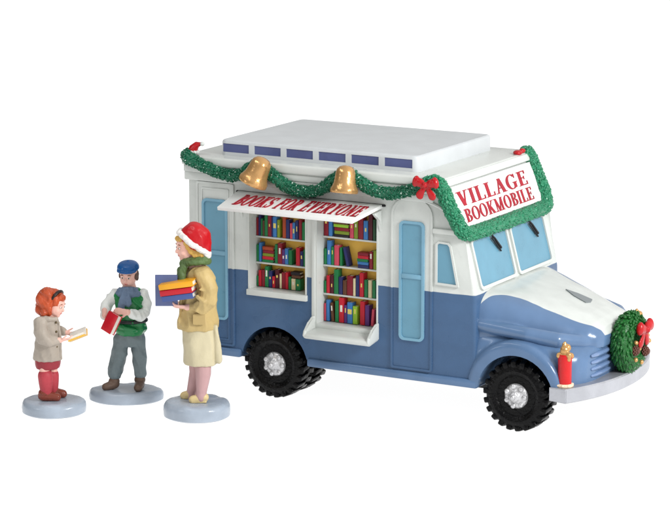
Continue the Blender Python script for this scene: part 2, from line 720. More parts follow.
body = B()
outline = [(-0.96, 0.40), (2.15, 0.40), (2.13, 1.20), (1.985, 1.74), (1.985, 1.80), (1.80, 2.24), (-0.96, 2.24)]
prism(body, outline, 0, WID, 'y', bev=0.035, seg=3)
cut = [box(B(), -0.28, 0.356, -0.2, 0.24, 1.03, 1.93), box(B(), 0.459, 1.12, -0.2, 0.24, 0.77, 1.93),
       arc_cut(0, 0.33, 0.365, -0.2, 0.62), arc_cut(0, 0.33, 0.365, 1.2, 2.1)]
me = apply_mods(body, [], cut)
obj('body', me, M_BODY, BK, sharp=30)
# skirt along the bottom edge
for (a, b2) in ((-0.965, -0.37), (0.37, 2.16)):
    sk = B()
    box(sk, a, b2, -0.028, WID + 0.028, 0.355, 0.435, 0.018)
    obj('skirt', sk, M_BLUE, BK)
ch = B()
box(ch, -0.8, 3.0, 0.35, 1.47, 0.27, 0.42)
box(ch, -0.08, 0.08, 0.2, 1.62, 0.27, 0.39)
box(ch, 2.47, 2.63, 0.2, 1.62, 0.27, 0.39)
obj('chassis', ch, M_BLACKP, BK)

# cornice round the roof edge: two steps
cn = B()
def plan(x1, off):
    return [(-0.96 - off, -off), (x1, -off), (x1, WID + off), (-0.96 - off, WID + off)]
prism(cn, plan(1.83, 0.045), 2.19, 2.285, 'z', bev=0.022)
prism(cn, plan(1.80, 0.028), 2.125, 2.192, 'z', bev=0.010)
prism(cn, [(-0.985, -0.022), (1.70, -0.022), (1.70, WID + 0.022), (-0.985, WID + 0.022)], 2.045, 2.128, 'z', bev=0.012)
obj('cornice', cn, M_WHITE, BK)
# drip ledge below the sign at the cab corner and arch bead over the cab door
lg = B()
box(lg, 1.70, 2.0, -0.035, 0.02, 1.765, 1.815, 0.012)
arcp = [(1.30 + 0.0, 2.0)] 
pts = [V((1.45 + 0.50 * math.sin(a), -0.006, 1.80 + 0.27 * math.cos(a))) for a in [R(x) for x in range(-20, 91, 10)]]
tube(lg, pts, 0.016, 8)
obj('drip_moulding', lg, M_WHITE, BK)

# raised roof
rb = B()
rbo = rrect(-0.66, 0.15, 1.40, 1.67, 0.07, 5)
def roofloft(o0, levels):
    rs = []
    for (off, z) in levels:
        q = rrect(-0.68 - off, 0.14 - off, 1.46 + off, 1.71 + off, max(0.07 + off, 0.015), 6)
        rs.append([(x, y, z) for x, y in q])
    return rs
loft(rb, roofloft(rbo, [(0.0, 2.26), (0.0, 2.408), (-0.006, 2.424), (-0.022, 2.434)]))
cuts = []
for i in range(6):
    x0 = -0.645 + i * 0.351
    cuts.append(box(B(), x0, x0 + 0.29, 0.05, 0.155, 2.318, 2.400))
me = apply_mods(rb, [], cuts)
ru = obj('raised_roof', me, M_ROOF, BK, sharp=25)
for i in range(6):
    x0 = -0.645 + i * 0.351
    p = B()
    box(p, x0 + 0.001, x0 + 0.289, 0.147, 0.157, 2.319, 2.399)
    obj('window', p, M_PURPLE, ru)

# bookcases set into the side: liner > back, shelf
def bookcase(x0, x1, z0, z1, boards, sill):
    t = 0.012
    l = B()
    box(l, x0 - 0.004, x0 + t, -0.006, 0.232, z0 - 0.004, z1)
    box(l, x1 - t, x1 + 0.004, -0.006, 0.232, z0 - 0.004, z1)
    box(l, x0 - 0.003, x1 + 0.003, -0.005, 0.230, z1 - t, z1 + 0.003)
    box(l, x0 - 0.012, x1 + 0.012, -0.03 if sill else -0.008, 0.23, z0 - 0.045, z0 + t, 0.006)
    c = obj('bookcase', l, M_WHITE, BK)
    k = B()
    box(k, x0 + t + .001, x1 - t - .001, 0.205, 0.226, z0 + t + .001, z1 - t - .001)
    obj('back_panel', k, M_MUST, c)
    for z in boards:
        s = B()
        box(s, x0 + t + .001, x1 - t - .001, 0.112, 0.2045, z - 0.011, z + 0.006, 0.003)
        obj('shelf', s, M_WHITE, c)
    return c


S1 = (1.535, 1.282, 1.042)
S2 = (1.602, 1.327, 1.052, 0.782)
bookcase(-0.28, 0.356, 1.03, 1.93, S1[:2], True)
bookcase(0.459, 1.12, 0.77, 1.93, S2[:3], False)

# opening frame strip left of the serving hatch
fr = B()
box(fr, 0.415, 0.456, -0.012, 0.02, 0.80, 1.93, 0.006)
obj('hatch_post', fr, M_WHITE, BK)

# serving counter
ct = B()
prism(ct, [(0.03, 0.745), (-0.17, 0.728), (-0.205, 0.712), (-0.20, 0.68), (-0.16, 0.662), (0.03, 0.69)], 0.432, 1.125, mp=lambda u, v, w_: V((w_, u, v)), bev=0.012)
for x in (0.425, 1.105):
    prism(ct, [(0.02, 0.70), (-0.18, 0.675), (-0.207, 0.70), (-0.19, 0.745), (-0.10, 0.80), (-0.045, 0.85), (0.02, 0.86)], x, x + 0.028, mp=lambda u, v, w_: V((w_, u, v)), bev=0.010)
obj('counter', ct, M_WHITE, BK)

# awning
A0, A1 = V((-0.39, -0.005, 1.985)), V((-0.39, -0.475, 1.905))
AX = V((1, 0, 0))
AD = (A1 - A0)
AL = AD.length
AD.normalize()
AN = AD.cross(AX).normalized()
if AN.z < 0:
    AN = -AN


def awn(u, v, d):      # u along, v from the front edge up to the wall
    return A1 + AX * u - AD * v + AN * d


aw = B()
prism(aw, [(0.055, 0), (1.495, 0), (1.56, AL), (0, AL)], -0.035, 0, mp=awn, bev=0.006, seg=2)
M_SIGN = paint('sign_white', (225, 226, 224), 0.35, 0.03, 0.05)
awo = obj('awning', aw, M_SIGN, BK)
lt = B()
lettering(lt, 'BOOKS FOR EVERYONE', awn, 0.155, 1.48, 0.095, 0.375)
obj('lettering', lt, M_DKRED, awo)
for x in (-0.37, 1.13):
    br = B()
    prism(br, [(0.0, 1.93), (-0.14, 1.915), (-0.10, 1.88), (-0.03, 1.84), (0.0, 1.72)], x, x + 0.03, mp=lambda u, v, w_: V((w_, u, v)), bev=0.004)
    obj('bracket', br, M_WHITE, awo)
rod = B()
tube(rod, [(1.19, -0.005, 1.975), (-0.40, -0.005, 1.975)], 0.012, 8)
obj('hinge_rod', rod, M_BLACKP, awo)

# doors on the near side
def door(x0, x1, z0, z1, arch, px0, px1, pz0, pz1, bar, name):
    d = B()
    prism(d, rrect(x0, z0, x1, z1, 0.01, 6, arch), 0.002, 0.008, mp=side)
    dn = obj(name, d, M_BODY, BK)
    t = B()
    ring(t, rrect(x0 - .02, z0 - .02, x1 + .02, z1 + .02, 0.02, 6, arch + .02 if arch else False),
         rrect(x0, z0, x1, z1, 0.01, 6, arch), -0.002, 0.017, side)
    if not arch:
        ring(t, rrect(x0 + .035, z0 + .035, x1 - .035, z1 - .035, 0.012, 6), rrect(x0 + .05, z0 + .05, x1 - .05, z1 - .05, 0.01, 6), 0.004, 0.016, side)
    obj('door_frame', t, M_BODY, dn)
    wv = B()
    prism(wv, rrect(px0, pz0, px1, pz1, 0.045, 6), 0.0, 0.012, mp=side)
    wn = obj('window', wv, M_GLASS, dn)
    r_ = B()
    ring(r_, rrect(px0 - .012, pz0 - .012, px1 + .012, pz1 + .012, 0.05, 6), rrect(px0 + .012, pz0 + .012, px1 - .012, pz1 - .012, 0.035, 6), 0.001, 0.026, side)
    box(r_, px0 + 0.01, px1 - 0.01, -0.024, -0.008, bar - 0.022, bar + 0.022, 0.006)
    obj('window_frame', r_, M_GLASSRIM, dn)
    return dn


door(-0.835, -0.455, 0.475, 2.02, False, -0.775, -0.515, 0.72, 1.87, 1.36, 'rear_door')
door(1.285, 1.675, 0.475, 2.05, 0.15, 1.365, 1.60, 0.745, 1.845, 1.34, 'cab_door')

# quarter window of the cab side
qo = [(1.725, 1.29), (1.965, 1.285), (1.885, 1.66), (1.86, 1.69), (1.755, 1.695), (1.725, 1.67)]
qi = [(1.745, 1.31), (1.94, 1.305), (1.868, 1.65), (1.85, 1.673), (1.765, 1.677), (1.745, 1.66)]
q = B()
prism(q, qi, -0.001, 0.006, mp=side)
qw = obj('side_window', q, M_GLASS, BK)
q = B()
ring(q, qo, qi, -0.002, 0.018, side)
obj('window_frame', q, M_WHITE, qw)

# windscreen, two panes on the sloping front
F0, F1 = V((2.13, 0, 1.20)), V((1.985, 0, 1.74))
FU = (F1 - F0).normalized()
FN = V((FU.z, 0, -FU.x))


def front(u, v, d):        # u across (y), v height above belt along the slope
    return F0 + V((0, u, 0)) + FU * v + FN * d


for (y0, y1) in ((0.15, 0.855), (0.965, 1.67)):
    p = B()
    prism(p, rrect(y0, 0.075, y1, 0.50, 0.03, 4), -0.002, 0.006, mp=front)
    wn = obj('windscreen', p, M_GLASS, BK)
    r_ = B()
    ring(r_, rrect(y0 - .03, 0.045, y1 + .03, 0.53, 0.045, 4), rrect(y0, 0.075, y1, 0.50, 0.03, 4), -0.002, 0.022, front)
    obj('window_frame', r_, M_WHITE, wn)
    wp = B()
    yy = y0 + 0.36
    tube(wp, [front(yy - 0.02, 0.53, 0.03), front(yy + 0.06, 0.46, 0.035), front(yy + 0.15, 0.36, 0.028)], [0.012, 0.010, 0.014], 8)
    tube(wp, [front(yy + 0.02, 0.47, 0.028), front(yy + 0.15, 0.33, 0.022)], 0.009, 8)
    obj('wiper', wp, M_BLACKP, wn)

# sign board leaning above the windscreen
G0, G1 = V((1.985, 0, 1.825)), V((1.812, 0, 2.26))
GU = (G1 - G0).normalized()
GN = V((GU.z, 0, -GU.x))


def signm(u, v, d):
    return G0 + V((0, u, 0)) + GU * v + GN * d


sb = B()
prism(sb, rrect(0.03, 0.0, 1.72, 0.392, 0.012, 3), -0.02, 0.018, mp=signm, bev=0.004, seg=1)
so = obj('sign_board', sb, M_SIGN, BK)
l1 = B()
lettering(l1, 'VILLAGE', lambda u, v, d: signm(u, v, d + 0.018), 0.07, 1.53, 0.195, 0.335)
obj('lettering', l1, M_DKRED, so)
l1 = B()
lettering(l1, 'BOOKMOBILE', lambda u, v, d: signm(u, v, d + 0.018), 0.11, 1.55, 0.040, 0.165)
obj('lettering', l1, M_DKRED, so)

fa = B()
prism(fa, rrect(-0.03, 0.405, 1.85, 0.475, 0.01, 2), -0.03, 0.03, mp=signm, bev=0.010)
obj('roof_fascia', fa, M_WHITE, BK)

# front end: fenders and nose, then the bonnet on top
def sup(x, w_, zb, top, n, seg=40, c=CY):
    r_ = []
    for k in range(seg + 1):
        t = PI * k / seg
        cc, ss = math.cos(t), math.sin(t)
        r_.append(V((x, c - w_ * math.copysign(abs(cc) ** (2 / n), cc), zb + (top - zb) * abs(ss) ** (2 / n))))
    r_.append(V((x, c + w_, zb - 0.02)))
    r_.append(V((x, c - w_, zb - 0.02)))
    return r_


def lerp_tab(tab, x):
    for a, b2 in zip(tab, tab[1:]):
        if a[0] <= x <= b2[0]:
            t = (x - a[0]) / (b2[0] - a[0])
            return [a[i] + (b2[i] - a[i]) * t for i in range(len(a))]
    return tab[-1]


fn = B()
tabF = [(2.11, 0.90, 0.97), (2.5, 0.90, 0.93), (2.75, 0.89, 0.88), (2.90, 0.86, 0.84), (3.0, 0.81, 0.82), (3.07, 0.74, 0.80), (3.12, 0.64, 0.78), (3.145, 0.5, 0.76)]
loft(fn, [sup(x, w_, 0.40, t, 4.5) for x, w_, t in tabF])
for sy in (0, 1):           # rounded wing over each wheel
    yc = 0.16 if not sy else WID - 0.16
    t = B()
    lathe(t, [(0.30, -0.185), (0.44, -0.185), (0.475, -0.165), (0.485, -0.12), (0.485, 0.2)], 48, Matrix.Translation(V((2.53, yc, 0.36))) @ Matrix.Rotation(R(-90 if not sy else 90), 4, 'X'))
    merge(fn, t)
# fused like cast resin, then the wheel arches are cut out
me = fused(fn, 0.014, 6)
bmx = B()
bmx.from_mesh(me)
me = apply_mods(bmx, [], [arc_cut(2.55, 0.33, 0.385, -0.3, 0.55), arc_cut(2.55, 0.33, 0.385, 1.27, 2.2), box(B(), 1.9, 3.4, -0.3, 2.2, -0.6, 0.375)])
obj('fender', me, M_BLUE, BK, sharp=50)

hd = B()
tabH = [(2.08, 0.85, 1.25, 6.0), (2.3, 0.81, 1.20, 4.6), (2.6, 0.70, 1.12, 3.8), (2.8, 0.61, 1.06, 3.5), (2.95, 0.53, 1.015, 3.3), (3.06, 0.49, 0.975, 3.2), (3.13, 0.43, 0.93, 3.0), (3.17, 0.33, 0.88, 3.0)]
loft(hd, [sup(x, w_, 0.76, t, n_) for x, w_, t, n_ in tabH])
nose = [(3.17, 0.44, 0.86), (3.19, 0.40, 0.85)]
tube(hd, [V((2.10, 0.09, 0.94)), V((2.6, 0.12, 0.89)), V((2.85, 0.22, 0.84)), V((3.00, 0.41, 0.80)), V((3.09, 0.64, 0.785)), V((3.12, 0.91, 0.78)),
          V((3.09, 1.18, 0.785)), V((3.00, 1.41, 0.80)), V((2.85, 1.60, 0.84)), V((2.6, 1.69, 0.89)), V((2.1, 1.73, 0.94))], [0.055, 0.072, 0.080, 0.078, 0.068, 0.06, 0.068, 0.078, 0.080, 0.072, 0.055], 14)
me = fused(hd, 0.013, 6)
hood = obj('hood', me, M_HOOD, BK, sharp=0)
em = B()
def htop(x, y):
    _, w_, t, n_ = lerp_tab(tabH, x)
    k = min(abs(y - CY) / w_, 1)
    return 0.76 + (t - 0.76) * (1 - k ** n_) ** (1 / n_)
ez = lambda x, y: V((x, y, htop(x, y) + 0.004))
prism(em, [(2.56, 1.04), (2.68, 0.96), (2.82, 0.92), (2.84, 0.99), (2.82, 1.07), (2.68, 1.07)], 0.0, 0.012, mp=lambda u, v, w_: V((u, v, htop(u, v) - 0.002 + w_)))
obj('hood_ornament', em, paint('grey_line', (122, 128, 130), 0.4), hood)

# louvres either side of the wreath
for y0 in (0.36, 1.08):
    for k in range(4):
        lv = B()
        z = 0.515 + 0.062 * k
        tube(lv, [V((3.155 - 0.14 * (abs(y - CY) - 0.30) ** 2 * 2, y, z)) for y in [y0 + 0.38 * i / 6 for i in range(7)]], [0.014, 0.02, 0.022, 0.022, 0.022, 0.02, 0.014], 10)
        obj('louvre', lv, paint('louvre_blue', (104, 128, 166), 0.16, coat=1.0, spec=0.5), BK)

# bumper
def bump_path(y):
    k = abs(y - 0.91) / 0.96
    return 3.31 - 0.24 * k ** 2.2


bp = B()
ys = [-0.05 + 1.92 * i / 24 for i in range(25)]
rs = []
for i, y in enumerate(ys):
    x = bump_path(y)
    rs.append([V((x + dx, y, z)) for dx, z in ((-0.17, 0.345), (-0.01, 0.335), (0.0, 0.345), (0.0, 0.455), (-0.012, 0.468), (-0.17, 0.468))])
loft(bp, rs)
bmesh.ops.bevel(bp, geom=[e for e in bp.edges if abs(e.verts[0].co.y - e.verts[1].co.y) < 1e-5], offset=0.006, segments=2, affect='EDGES')
box(bp, 2.90, 3.058, -0.046, 0.03, 0.352, 0.460, 0.010)
box(bp, 2.90, 3.058, 1.79, 1.866, 0.352, 0.460, 0.010)
obj('bumper', bp, M_SILVER, BK)


# wheels: wheel (dish) > tyre, hub
def wheel(cx, yface, dirn, inner=False):
    """yface: plane of the outer sidewall, dirn +1 when the wheel extends towards +y"""
    Rw, wd = 0.33, 0.23
    M0 = Matrix.Translation(V((cx, yface, Rw + 0.002))) @ Matrix.Rotation(R(-90 * dirn), 4, 'X')
    d = B()
    lathe(d, [(0.001, 0.05), (0.14, 0.05), (0.19, 0.035), (0.20, 0.02), (0.20, 0.18), (0.001, 0.18)], 32, M0)
    wo_ = obj('wheel', d, M_BLACK, BK)
    t = B()
    lathe(t, [(0.185, 0.03), (0.20, 0.012), (0.235, -0.004), (0.27, 0.0), (0.298, 0.02), (0.308, 0.045), (0.308, wd - 0.045), (0.298, wd - 0.02), (0.26, wd), (0.185, wd - 0.02)], 48, M0)
    n = 22
    for side_ in (0, 1):
        for k in range(n):
            a = 2 * PI * (k + 0.5 * side_) / n
            h0, h1 = (0.0, 0.125) if side_ == 0 else (wd - 0.125, wd)
            bx = B()
            box(bx, 0.272, 0.3325, -0.027, 0.027, h0, h1, 0.012, 2)
            skew = Matrix.Rotation(0.0, 4, 'Z')
            for v in bx.verts:
                hh = (v.co.z - h0) if side_ == 0 else (h1 - v.co.z)
                v.co.x -= max(0.0, 0.03 - hh) * 0.35
                v.co.y += (v.co.z - wd / 2) * (0.18 if side_ else -0.18)
            bx.transform(M0 @ Matrix.Rotation(a, 4, 'Z') @ skew)
            merge(t, bx)
    obj('tyre', t, M_BLACK, wo_, sharp=30)
    if not inner:
        h = B()
        lathe(h, [(0.001, 0.048), (0.112, 0.048), (0.118, 0.03), (0.105, 0.012), (0.08, 0.004), (0.06, -0.004), (0.045, -0.03), (0.03, -0.045), (0.001, -0.05)], 28, M0)
        for k in range(7):
            a = 2 * PI * k / 7
            ellip(h, M0 @ V((0.092 * math.cos(a), 0.092 * math.sin(a), 0.008)), (0.026, 0.022, 0.026), u=10, v=8)
        ellip(h, M0 @ V((0, 0, -0.045)), (0.026, 0.02, 0.026), u=12, v=8)
        obj('hub', h, M_HUB, wo_, sharp=60)


wheel(0, -0.02, 1)
wheel(0, 0.26, 1, True)
wheel(2.55, -0.02, 1)
wheel(0, WID + 0.02, -1)
wheel(0, WID - 0.26, -1, True)
wheel(2.55, WID + 0.02, -1)

# ------------------------------------------------------------------ books
BC = dict(red=(186, 30, 48), darkred=(128, 24, 40), navy=(38, 44, 96), green=(28, 116, 66), darkgreen=(34, 72, 46), blue=(58, 116, 176),
          purple=(88, 46, 112), olive=(120, 140, 40), cream=(214, 200, 160), brown=(92, 58, 38), maroon=(76, 18, 32), pink=(196, 70, 90),
          lime=(140, 184, 50), black=(34, 28, 34), rust=(160, 66, 36), yellow=(224, 184, 60))
BN = dict(darkred='dark red', darkgreen='dark green', lime='lime green')
BM_ = {k: paint('cover_' + k, v, 0.45, 0.1, 0.1, 30) for k, v in BC.items()}
M_BAND = paint('label_band', (226, 206, 110), 0.5)
ORD = ['first', 'second', 'third', 'fourth', 'fifth', 'sixth', 'seventh', 'eighth', 'ninth', 'tenth', 'eleventh', 'twelfth', 'thirteenth', 'fourteenth', 'fifteenth', 'sixteenth', 'seventeenth']


def book(x0, x1, z0, h, colr, label, lean=0.0, band=False, flat=False):
    """upright book: cover wraps round the spine, pages are a part"""
    t = thing('book', label, 'book', ((x0 + x1) / 2, 0.15, z0), 0, 'books on the bookmobile shelves')
    w2 = (x1 - x0) / 2
    d0, d1 = -0.032, 0.045
    c = B()
    p_ = B()
    if not flat:
        box(c, -w2, w2, d0, d0 + 0.012, 0.0, h, 0.004)
        box(c, -w2, -w2 + 0.006, d0 + 0.008, d1, 0.0005, h - 0.0005, 0.001)
        box(c, w2 - 0.006, w2, d0 + 0.008, d1, 0.0005, h - 0.0005, 0.001)
        box(p_, -w2 + 0.0065, w2 - 0.0065, d0 + 0.0125, d1 - 0.005, 0.006, h - 0.006)
    else:
        box(c, -w2, w2, d0, d0 + 0.010, 0, h, 0.004)
        box(c, -w2, w2, d0 + 0.006, d1, 0, 0.006, 0.001)
        box(c, -w2, w2, d0 + 0.006, d1, h - 0.006, h, 0.001)
        box(p_, -w2 + 0.008, w2 - 0.008, d0 + 0.0105, d1 - 0.004, 0.0065, h - 0.0065)
    parts = [(c, 'cover', BM_[colr]), (p_, 'pages', M_PAGE)]
    if not band and not flat and random.random() < 0.4 and w2 > 0.013:
        bd = B()
        hw = w2 * random.uniform(0.25, 0.5)
        z0_ = h * random.uniform(0.35, 0.6)
        box(bd, -hw, hw, d0 - 0.0015, d0 + 0.004, z0_, z0_ + h * random.uniform(0.12, 0.3))
        parts.append((bd, 'spine_label', M_BAND if random.random() < 0.6 else M_PAGE))
    if band:
        bd = B()
        box(bd, -w2 + 0.006, w2 - 0.006, d0 - 0.002, d0 + 0.004, h * 0.45, h * 0.68)
        parts.append((bd, 'spine_label', M_BAND))
    for bm_, nm, mt_ in parts:
        if lean:
            bm_.transform(Matrix.Rotation(lean, 4, 'Y'))
            if lean > 0:
                bm_.transform(Matrix.Translation(V((0, 0, w2 * math.sin(lean)))))
            else:
                bm_.transform(Matrix.Translation(V((0, 0, w2 * math.sin(-lean)))))
        obj(nm, bm_, mt_, t)
    return t


def shelf_row(X0, X1, u0, u1, z, hmax, row, where):
    """row: (left, right, height 0..1, colour, lean, band) in units u0..u1; 'stack' rows are (left,right,'stack',[colours])"""
    f_ = lambda u: X0 + (X1 - X0) * (u - u0) / (u1 - u0)
    n = 0
    for it in row:
        if it[2] == 'stack':
            a, b2, _, cols = it[:4]
            base = it[4] if len(it) > 4 else 0
            zz = z + 0.0065 + base
            for i, cc in enumerate(cols):
                j = random.uniform(-1, 1) * 0.008
                hh = random.uniform(0.026, 0.034)
                pos = 'at bottom of' if i == 0 else ('on top of' if i == len(cols) - 1 else ORD[i] + ' from bottom in')
                book(f_(a) + 0.008 + j, f_(b2) - 0.008 + j, zz, hh, cc, '%s book lying %s the pile, %s' % (BN.get(cc, cc), pos, where), flat=True)
                zz += hh + 0.0008
        else:
            a, b2, hk, cc = it[:4]
            lean = it[4] if len(it) > 4 else 0
            band = len(it) > 5 and it[5]
            adj = 'tall' if hk > 0.85 else ('short' if hk < 0.62 else 'medium height')
            lb = '%s %s %sbook, %s upright from left, %s' % (adj, BN.get(cc, cc), 'leaning ' if lean else '', ORD[n], where)
            x0, x1 = f_(a) + 0.001, f_(b2) - 0.001
            if lean:
                wv_ = (x1 - x0)
                m_ = (x0 + x1) / 2
                thick = 0.028
                sgn = 1 if lean > 0 else -1
                m_ -= sgn * (wv_ - thick) * 0.28
                book(m_ - thick / 2, m_ + thick / 2, z + 0.0065, hmax * hk, cc, lb, lean, band)
            else:
                book(x0, x1, z + 0.0065, hmax * hk, cc, lb, 0, band)
            n += 1


c1 = 'shelf of small left bookcase'
c2 = 'shelf of tall right bookcase'
shelf_row(-0.265, 0.340, 103, 326, S1[0], 0.215, [
    (104, 118, .8, 'darkred'), (118, 133, .95, 'navy'), (134, 146, .78, 'green'), (146, 158, .7, 'brown'), (160, 182, 1.0, 'green'), (182, 206, .95, 'darkred'),
    (206, 215, .9, 'navy'), (215, 237, .92, 'blue', 0, True), (239, 258, .8, 'olive'), (275, 297, .95, 'rust'), (297, 318, .85, 'navy'), (330, 344, .72, 'pink', -0.0),
    (345, 364, .75, 'blue'), (366, 384, .85, 'navy')][:0] + [
    (103, 112, .8, 'darkred'), (112, 121, .95, 'navy'), (121, 129, .78, 'green'), (129, 137, .7, 'brown'), (137, 150, 1.0, 'green'), (150, 165, .95, 'darkred'),
    (165, 171, .9, 'navy'), (171, 186, .92, 'blue', 0, True), (188, 200, .8, 'olive'), (210, 224, .97, 'rust'), (224, 238, .85, 'navy'), (240, 250, .7, 'pink'),
    (250, 261, .74, 'blue'), (262, 274, .85, 'navy'), (276, 288, .9, 'darkred'), (289, 303, .8, 'green')], 'top ' + c1)
shelf_row(-0.265, 0.340, 103, 326, S1[1], 0.205, [
    (103, 113, .8, 'green'), (113, 123, .9, 'blue'), (126, 176, 'stack', ['green', 'red', 'olive', 'darkred', 'rust']), (178, 190, .9, 'green'), (190, 208, .98, 'darkred'),
    (208, 219, .7, 'purple'), (219, 233, .76, 'blue'), (234, 248, .7, 'green'), (264, 280, .85, 'red'), (281, 293, .7, 'navy'), (294, 306, .8, 'green')], 'middle ' + c1)
shelf_row(-0.265, 0.340, 103, 326, S1[2], 0.20, [
    (103, 111, .5, 'green'), (111, 123, .78, 'red'), (124, 137, .82, 'darkred'), (137, 152, 1.0, 'green'), (152, 166, .8, 'navy'), (167, 179, .55, 'red'),
    (179, 196, .9, 'maroon'), (197, 206, .72, 'cream'), (206, 221, .8, 'darkred'), (221, 232, .82, 'red'), (233, 244, .62, 'green'), (245, 262, .55, 'cream'),
    (262, 282, .55, 'green'), (243, 285, 'stack', ['brown', 'black'], 0.117)], 'bottom ' + c1)
shelf_row(0.474, 1.105, 366, 577, S2[0], 0.25, [
    (367, 383, .8, 'darkred'), (384, 397, .78, 'blue'), (400, 458, 'stack', ['black', 'olive', 'darkred', 'lime', 'brown', 'olive']), (460, 474, .9, 'pink'), (475, 489, 1.0, 'olive'),
    (490, 508, .9, 'darkred'), (509, 525, .72, 'blue'), (526, 541, 1.0, 'maroon'), (542, 553, .8, 'darkgreen'), (556, 574, 1.0, 'olive')], 'top ' + c2)
shelf_row(0.474, 1.105, 366, 577, S2[1], 0.235, [
    (367, 377, .65, 'green'), (378, 392, .98, 'blue'), (393, 403, .75, 'green'), (404, 421, .82, 'pink'), (424, 432, .75, 'green'), (434, 462, .78, 'navy', -0.22),
    (484, 528, 'stack', ['navy', 'blue', 'green', 'red', 'darkred']), (530, 542, .72, 'darkred'), (544, 558, .78, 'olive'), (559, 574, .85, 'red')], 'second ' + c2)
shelf_row(0.474, 1.105, 366, 577, S2[2], 0.235, [
    (367, 375, .5, 'green'), (376, 388, .72, 'red'), (389, 402, .76, 'maroon'), (403, 419, 1.0, 'green'), (420, 434, .72, 'navy'), (435, 449, .6, 'brown'),
    (450, 471, .8, 'darkred'), (472, 481, .72, 'cream'), (482, 494, .85, 'navy'), (495, 510, .98, 'red'), (512, 524, .72, 'green'), (526, 539, .72, 'cream'), (541, 553, .72, 'green'), (557, 575, .78, 'red')], 'third ' + c2)
shelf_row(0.474, 1.105, 366, 577, S2[3], 0.24, [
    (367, 374, .7, 'pink'), (375, 387, .85, 'blue'), (390, 405, .75, 'brown', -0.08), (407, 420, .85, 'green'), (421, 439, 1.0, 'red'), (440, 450, .72, 'purple'),
    (451, 470, .85, 'blue', 0, True), (471, 488, .72, 'lime'), (497, 514, .95, 'red'), (515, 530, .82, 'purple'), (534, 550, .68, 'pink', 0.08), (556, 574, .8, 'blue')], 'bottom ' + c2)


# ------------------------------------------------------------------ garlands
def garland(name, path, rad, label, density=800, mat=None, closed=False, spiky=1.0, seed=3):
    rnd = random.Random(seed)
    pts = catmull(path, 14)
    bm = B()
    rads = [rad * (1 + 0.12 * noise.noise(p * 9)) for p in pts]
    tube(bm, pts, rads, 14)
    L = sum((b - a).length for a, b in zip(pts, pts[1:]))
    ml = []
    for i in range(int(L * density)):
        k = rnd.randrange(len(pts) - 1)
        t = rnd.random()
        p = pts[k].lerp(pts[k + 1], t)
        tg = (pts[k + 1] - pts[k]).normalized()
        a = tg.cross(V((rnd.uniform(-1, 1), rnd.uniform(-1, 1), rnd.uniform(-1, 1)))).normalized()
        rr = rads[k]
        d = (a * 0.7 + tg * rnd.uniform(0.7, 1.5)).normalized()
        q = p + a * rr * 0.86
        ln = rad * rnd.uniform(0.6, 0.95) * spiky
        wd = rad * rnd.uniform(0.19, 0.30)
        rot = d.to_track_quat('Z', 'Y').to_matrix()
        mt_ = Matrix.Translation(q + d * ln * 0.3) @ rot.to_4x4() @ Matrix.Diagonal((wd, wd * 0.7, ln * 0.5, 1))
        ml.append(mt_)
    blobs(bm, ml)
    return obj(name, bm, mat or M_GREEN, None, sharp=0)


def bow(name, c, right, up, out, s, label, mat=M_RED, parent=None):
    right, up, out = V(right).normalized(), V(up).normalized(), V(out).normalized()
    P = lambda a, b, d=0: V(c) + (right * a + up * b + out * d) * s
    bm = B()
    rotm = Matrix((right, up, out)).transposed()
    for sg in (-1, 1):
        r2 = rotm @ Matrix.Rotation(sg * 0.25, 3, 'Z')
        ellip(bm, P(sg * 0.44, 0.14, 0.05), (0.42 * s, 0.28 * s, 0.22 * s), r2, 20, 12)
        ellip(bm, P(sg * 0.66, 0.19, 0.05), (0.22 * s, 0.37 * s, 0.21 * s), r2, 16, 12)
        t = B()
        tube(t, [P(sg * 0.05, -0.05, 0.0), P(sg * 0.24, -0.36, 0.04), P(sg * 0.42, -0.66, 0.0)], [0.12 * s, 0.20 * s, 0.27 * s], 12, flat=(out, 0.4))
        merge(bm, t)
    ellip(bm, P(0, 0.03, 0.18), (0.17 * s, 0.19 * s, 0.17 * s), rotm, 16, 12)
    me = fused(bm, 0.045 * s, 2)
    return obj(name, me, mat, parent, sharp=0)


GY = -0.075
gp = [(-0.97, 0.03, 2.285), (-0.90, GY, 2.27), (-0.76, GY, 2.215), (-0.60, GY, 2.165), (-0.44, GY, 2.135), (-0.30, GY, 2.16), (-0.20, GY, 2.235), (-0.10, GY, 2.26), (0.0, GY, 2.20),
      (0.14, GY, 2.11), (0.28, GY, 2.055), (0.44, GY, 2.055), (0.58, GY, 2.10), (0.70, GY, 2.19), (0.84, GY, 2.26), (0.97, GY, 2.19), (1.12, GY, 2.125), (1.30, GY, 2.11), (1.46, GY, 2.145), (1.60, GY, 2.20)]
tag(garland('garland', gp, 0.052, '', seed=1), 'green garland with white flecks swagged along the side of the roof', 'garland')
gp = [(1.64, -0.075, 2.215), (1.74, -0.07, 2.245), (1.81, -0.055, 2.19), (1.86, -0.045, 2.07), (1.92, -0.03, 1.95), (1.98, -0.01, 1.835), (2.02, 0.06, 1.78), (2.035, 0.35, 1.77),
      (2.04, 0.8, 1.77), (2.04, 1.2, 1.77), (2.035, 1.58, 1.77), (2.03, 1.71, 1.785), (1.99, 1.775, 1.86), (1.94, 1.78, 1.98), (1.88, 1.78, 2.11), (1.83, 1.77, 2.22), (1.79, 1.755, 2.28)]
tag(garland('garland', gp, 0.061, '', seed=2, density=1100, mat=M_SGREEN), 'thick green garland framing the front name sign above the windscreen', 'garland')


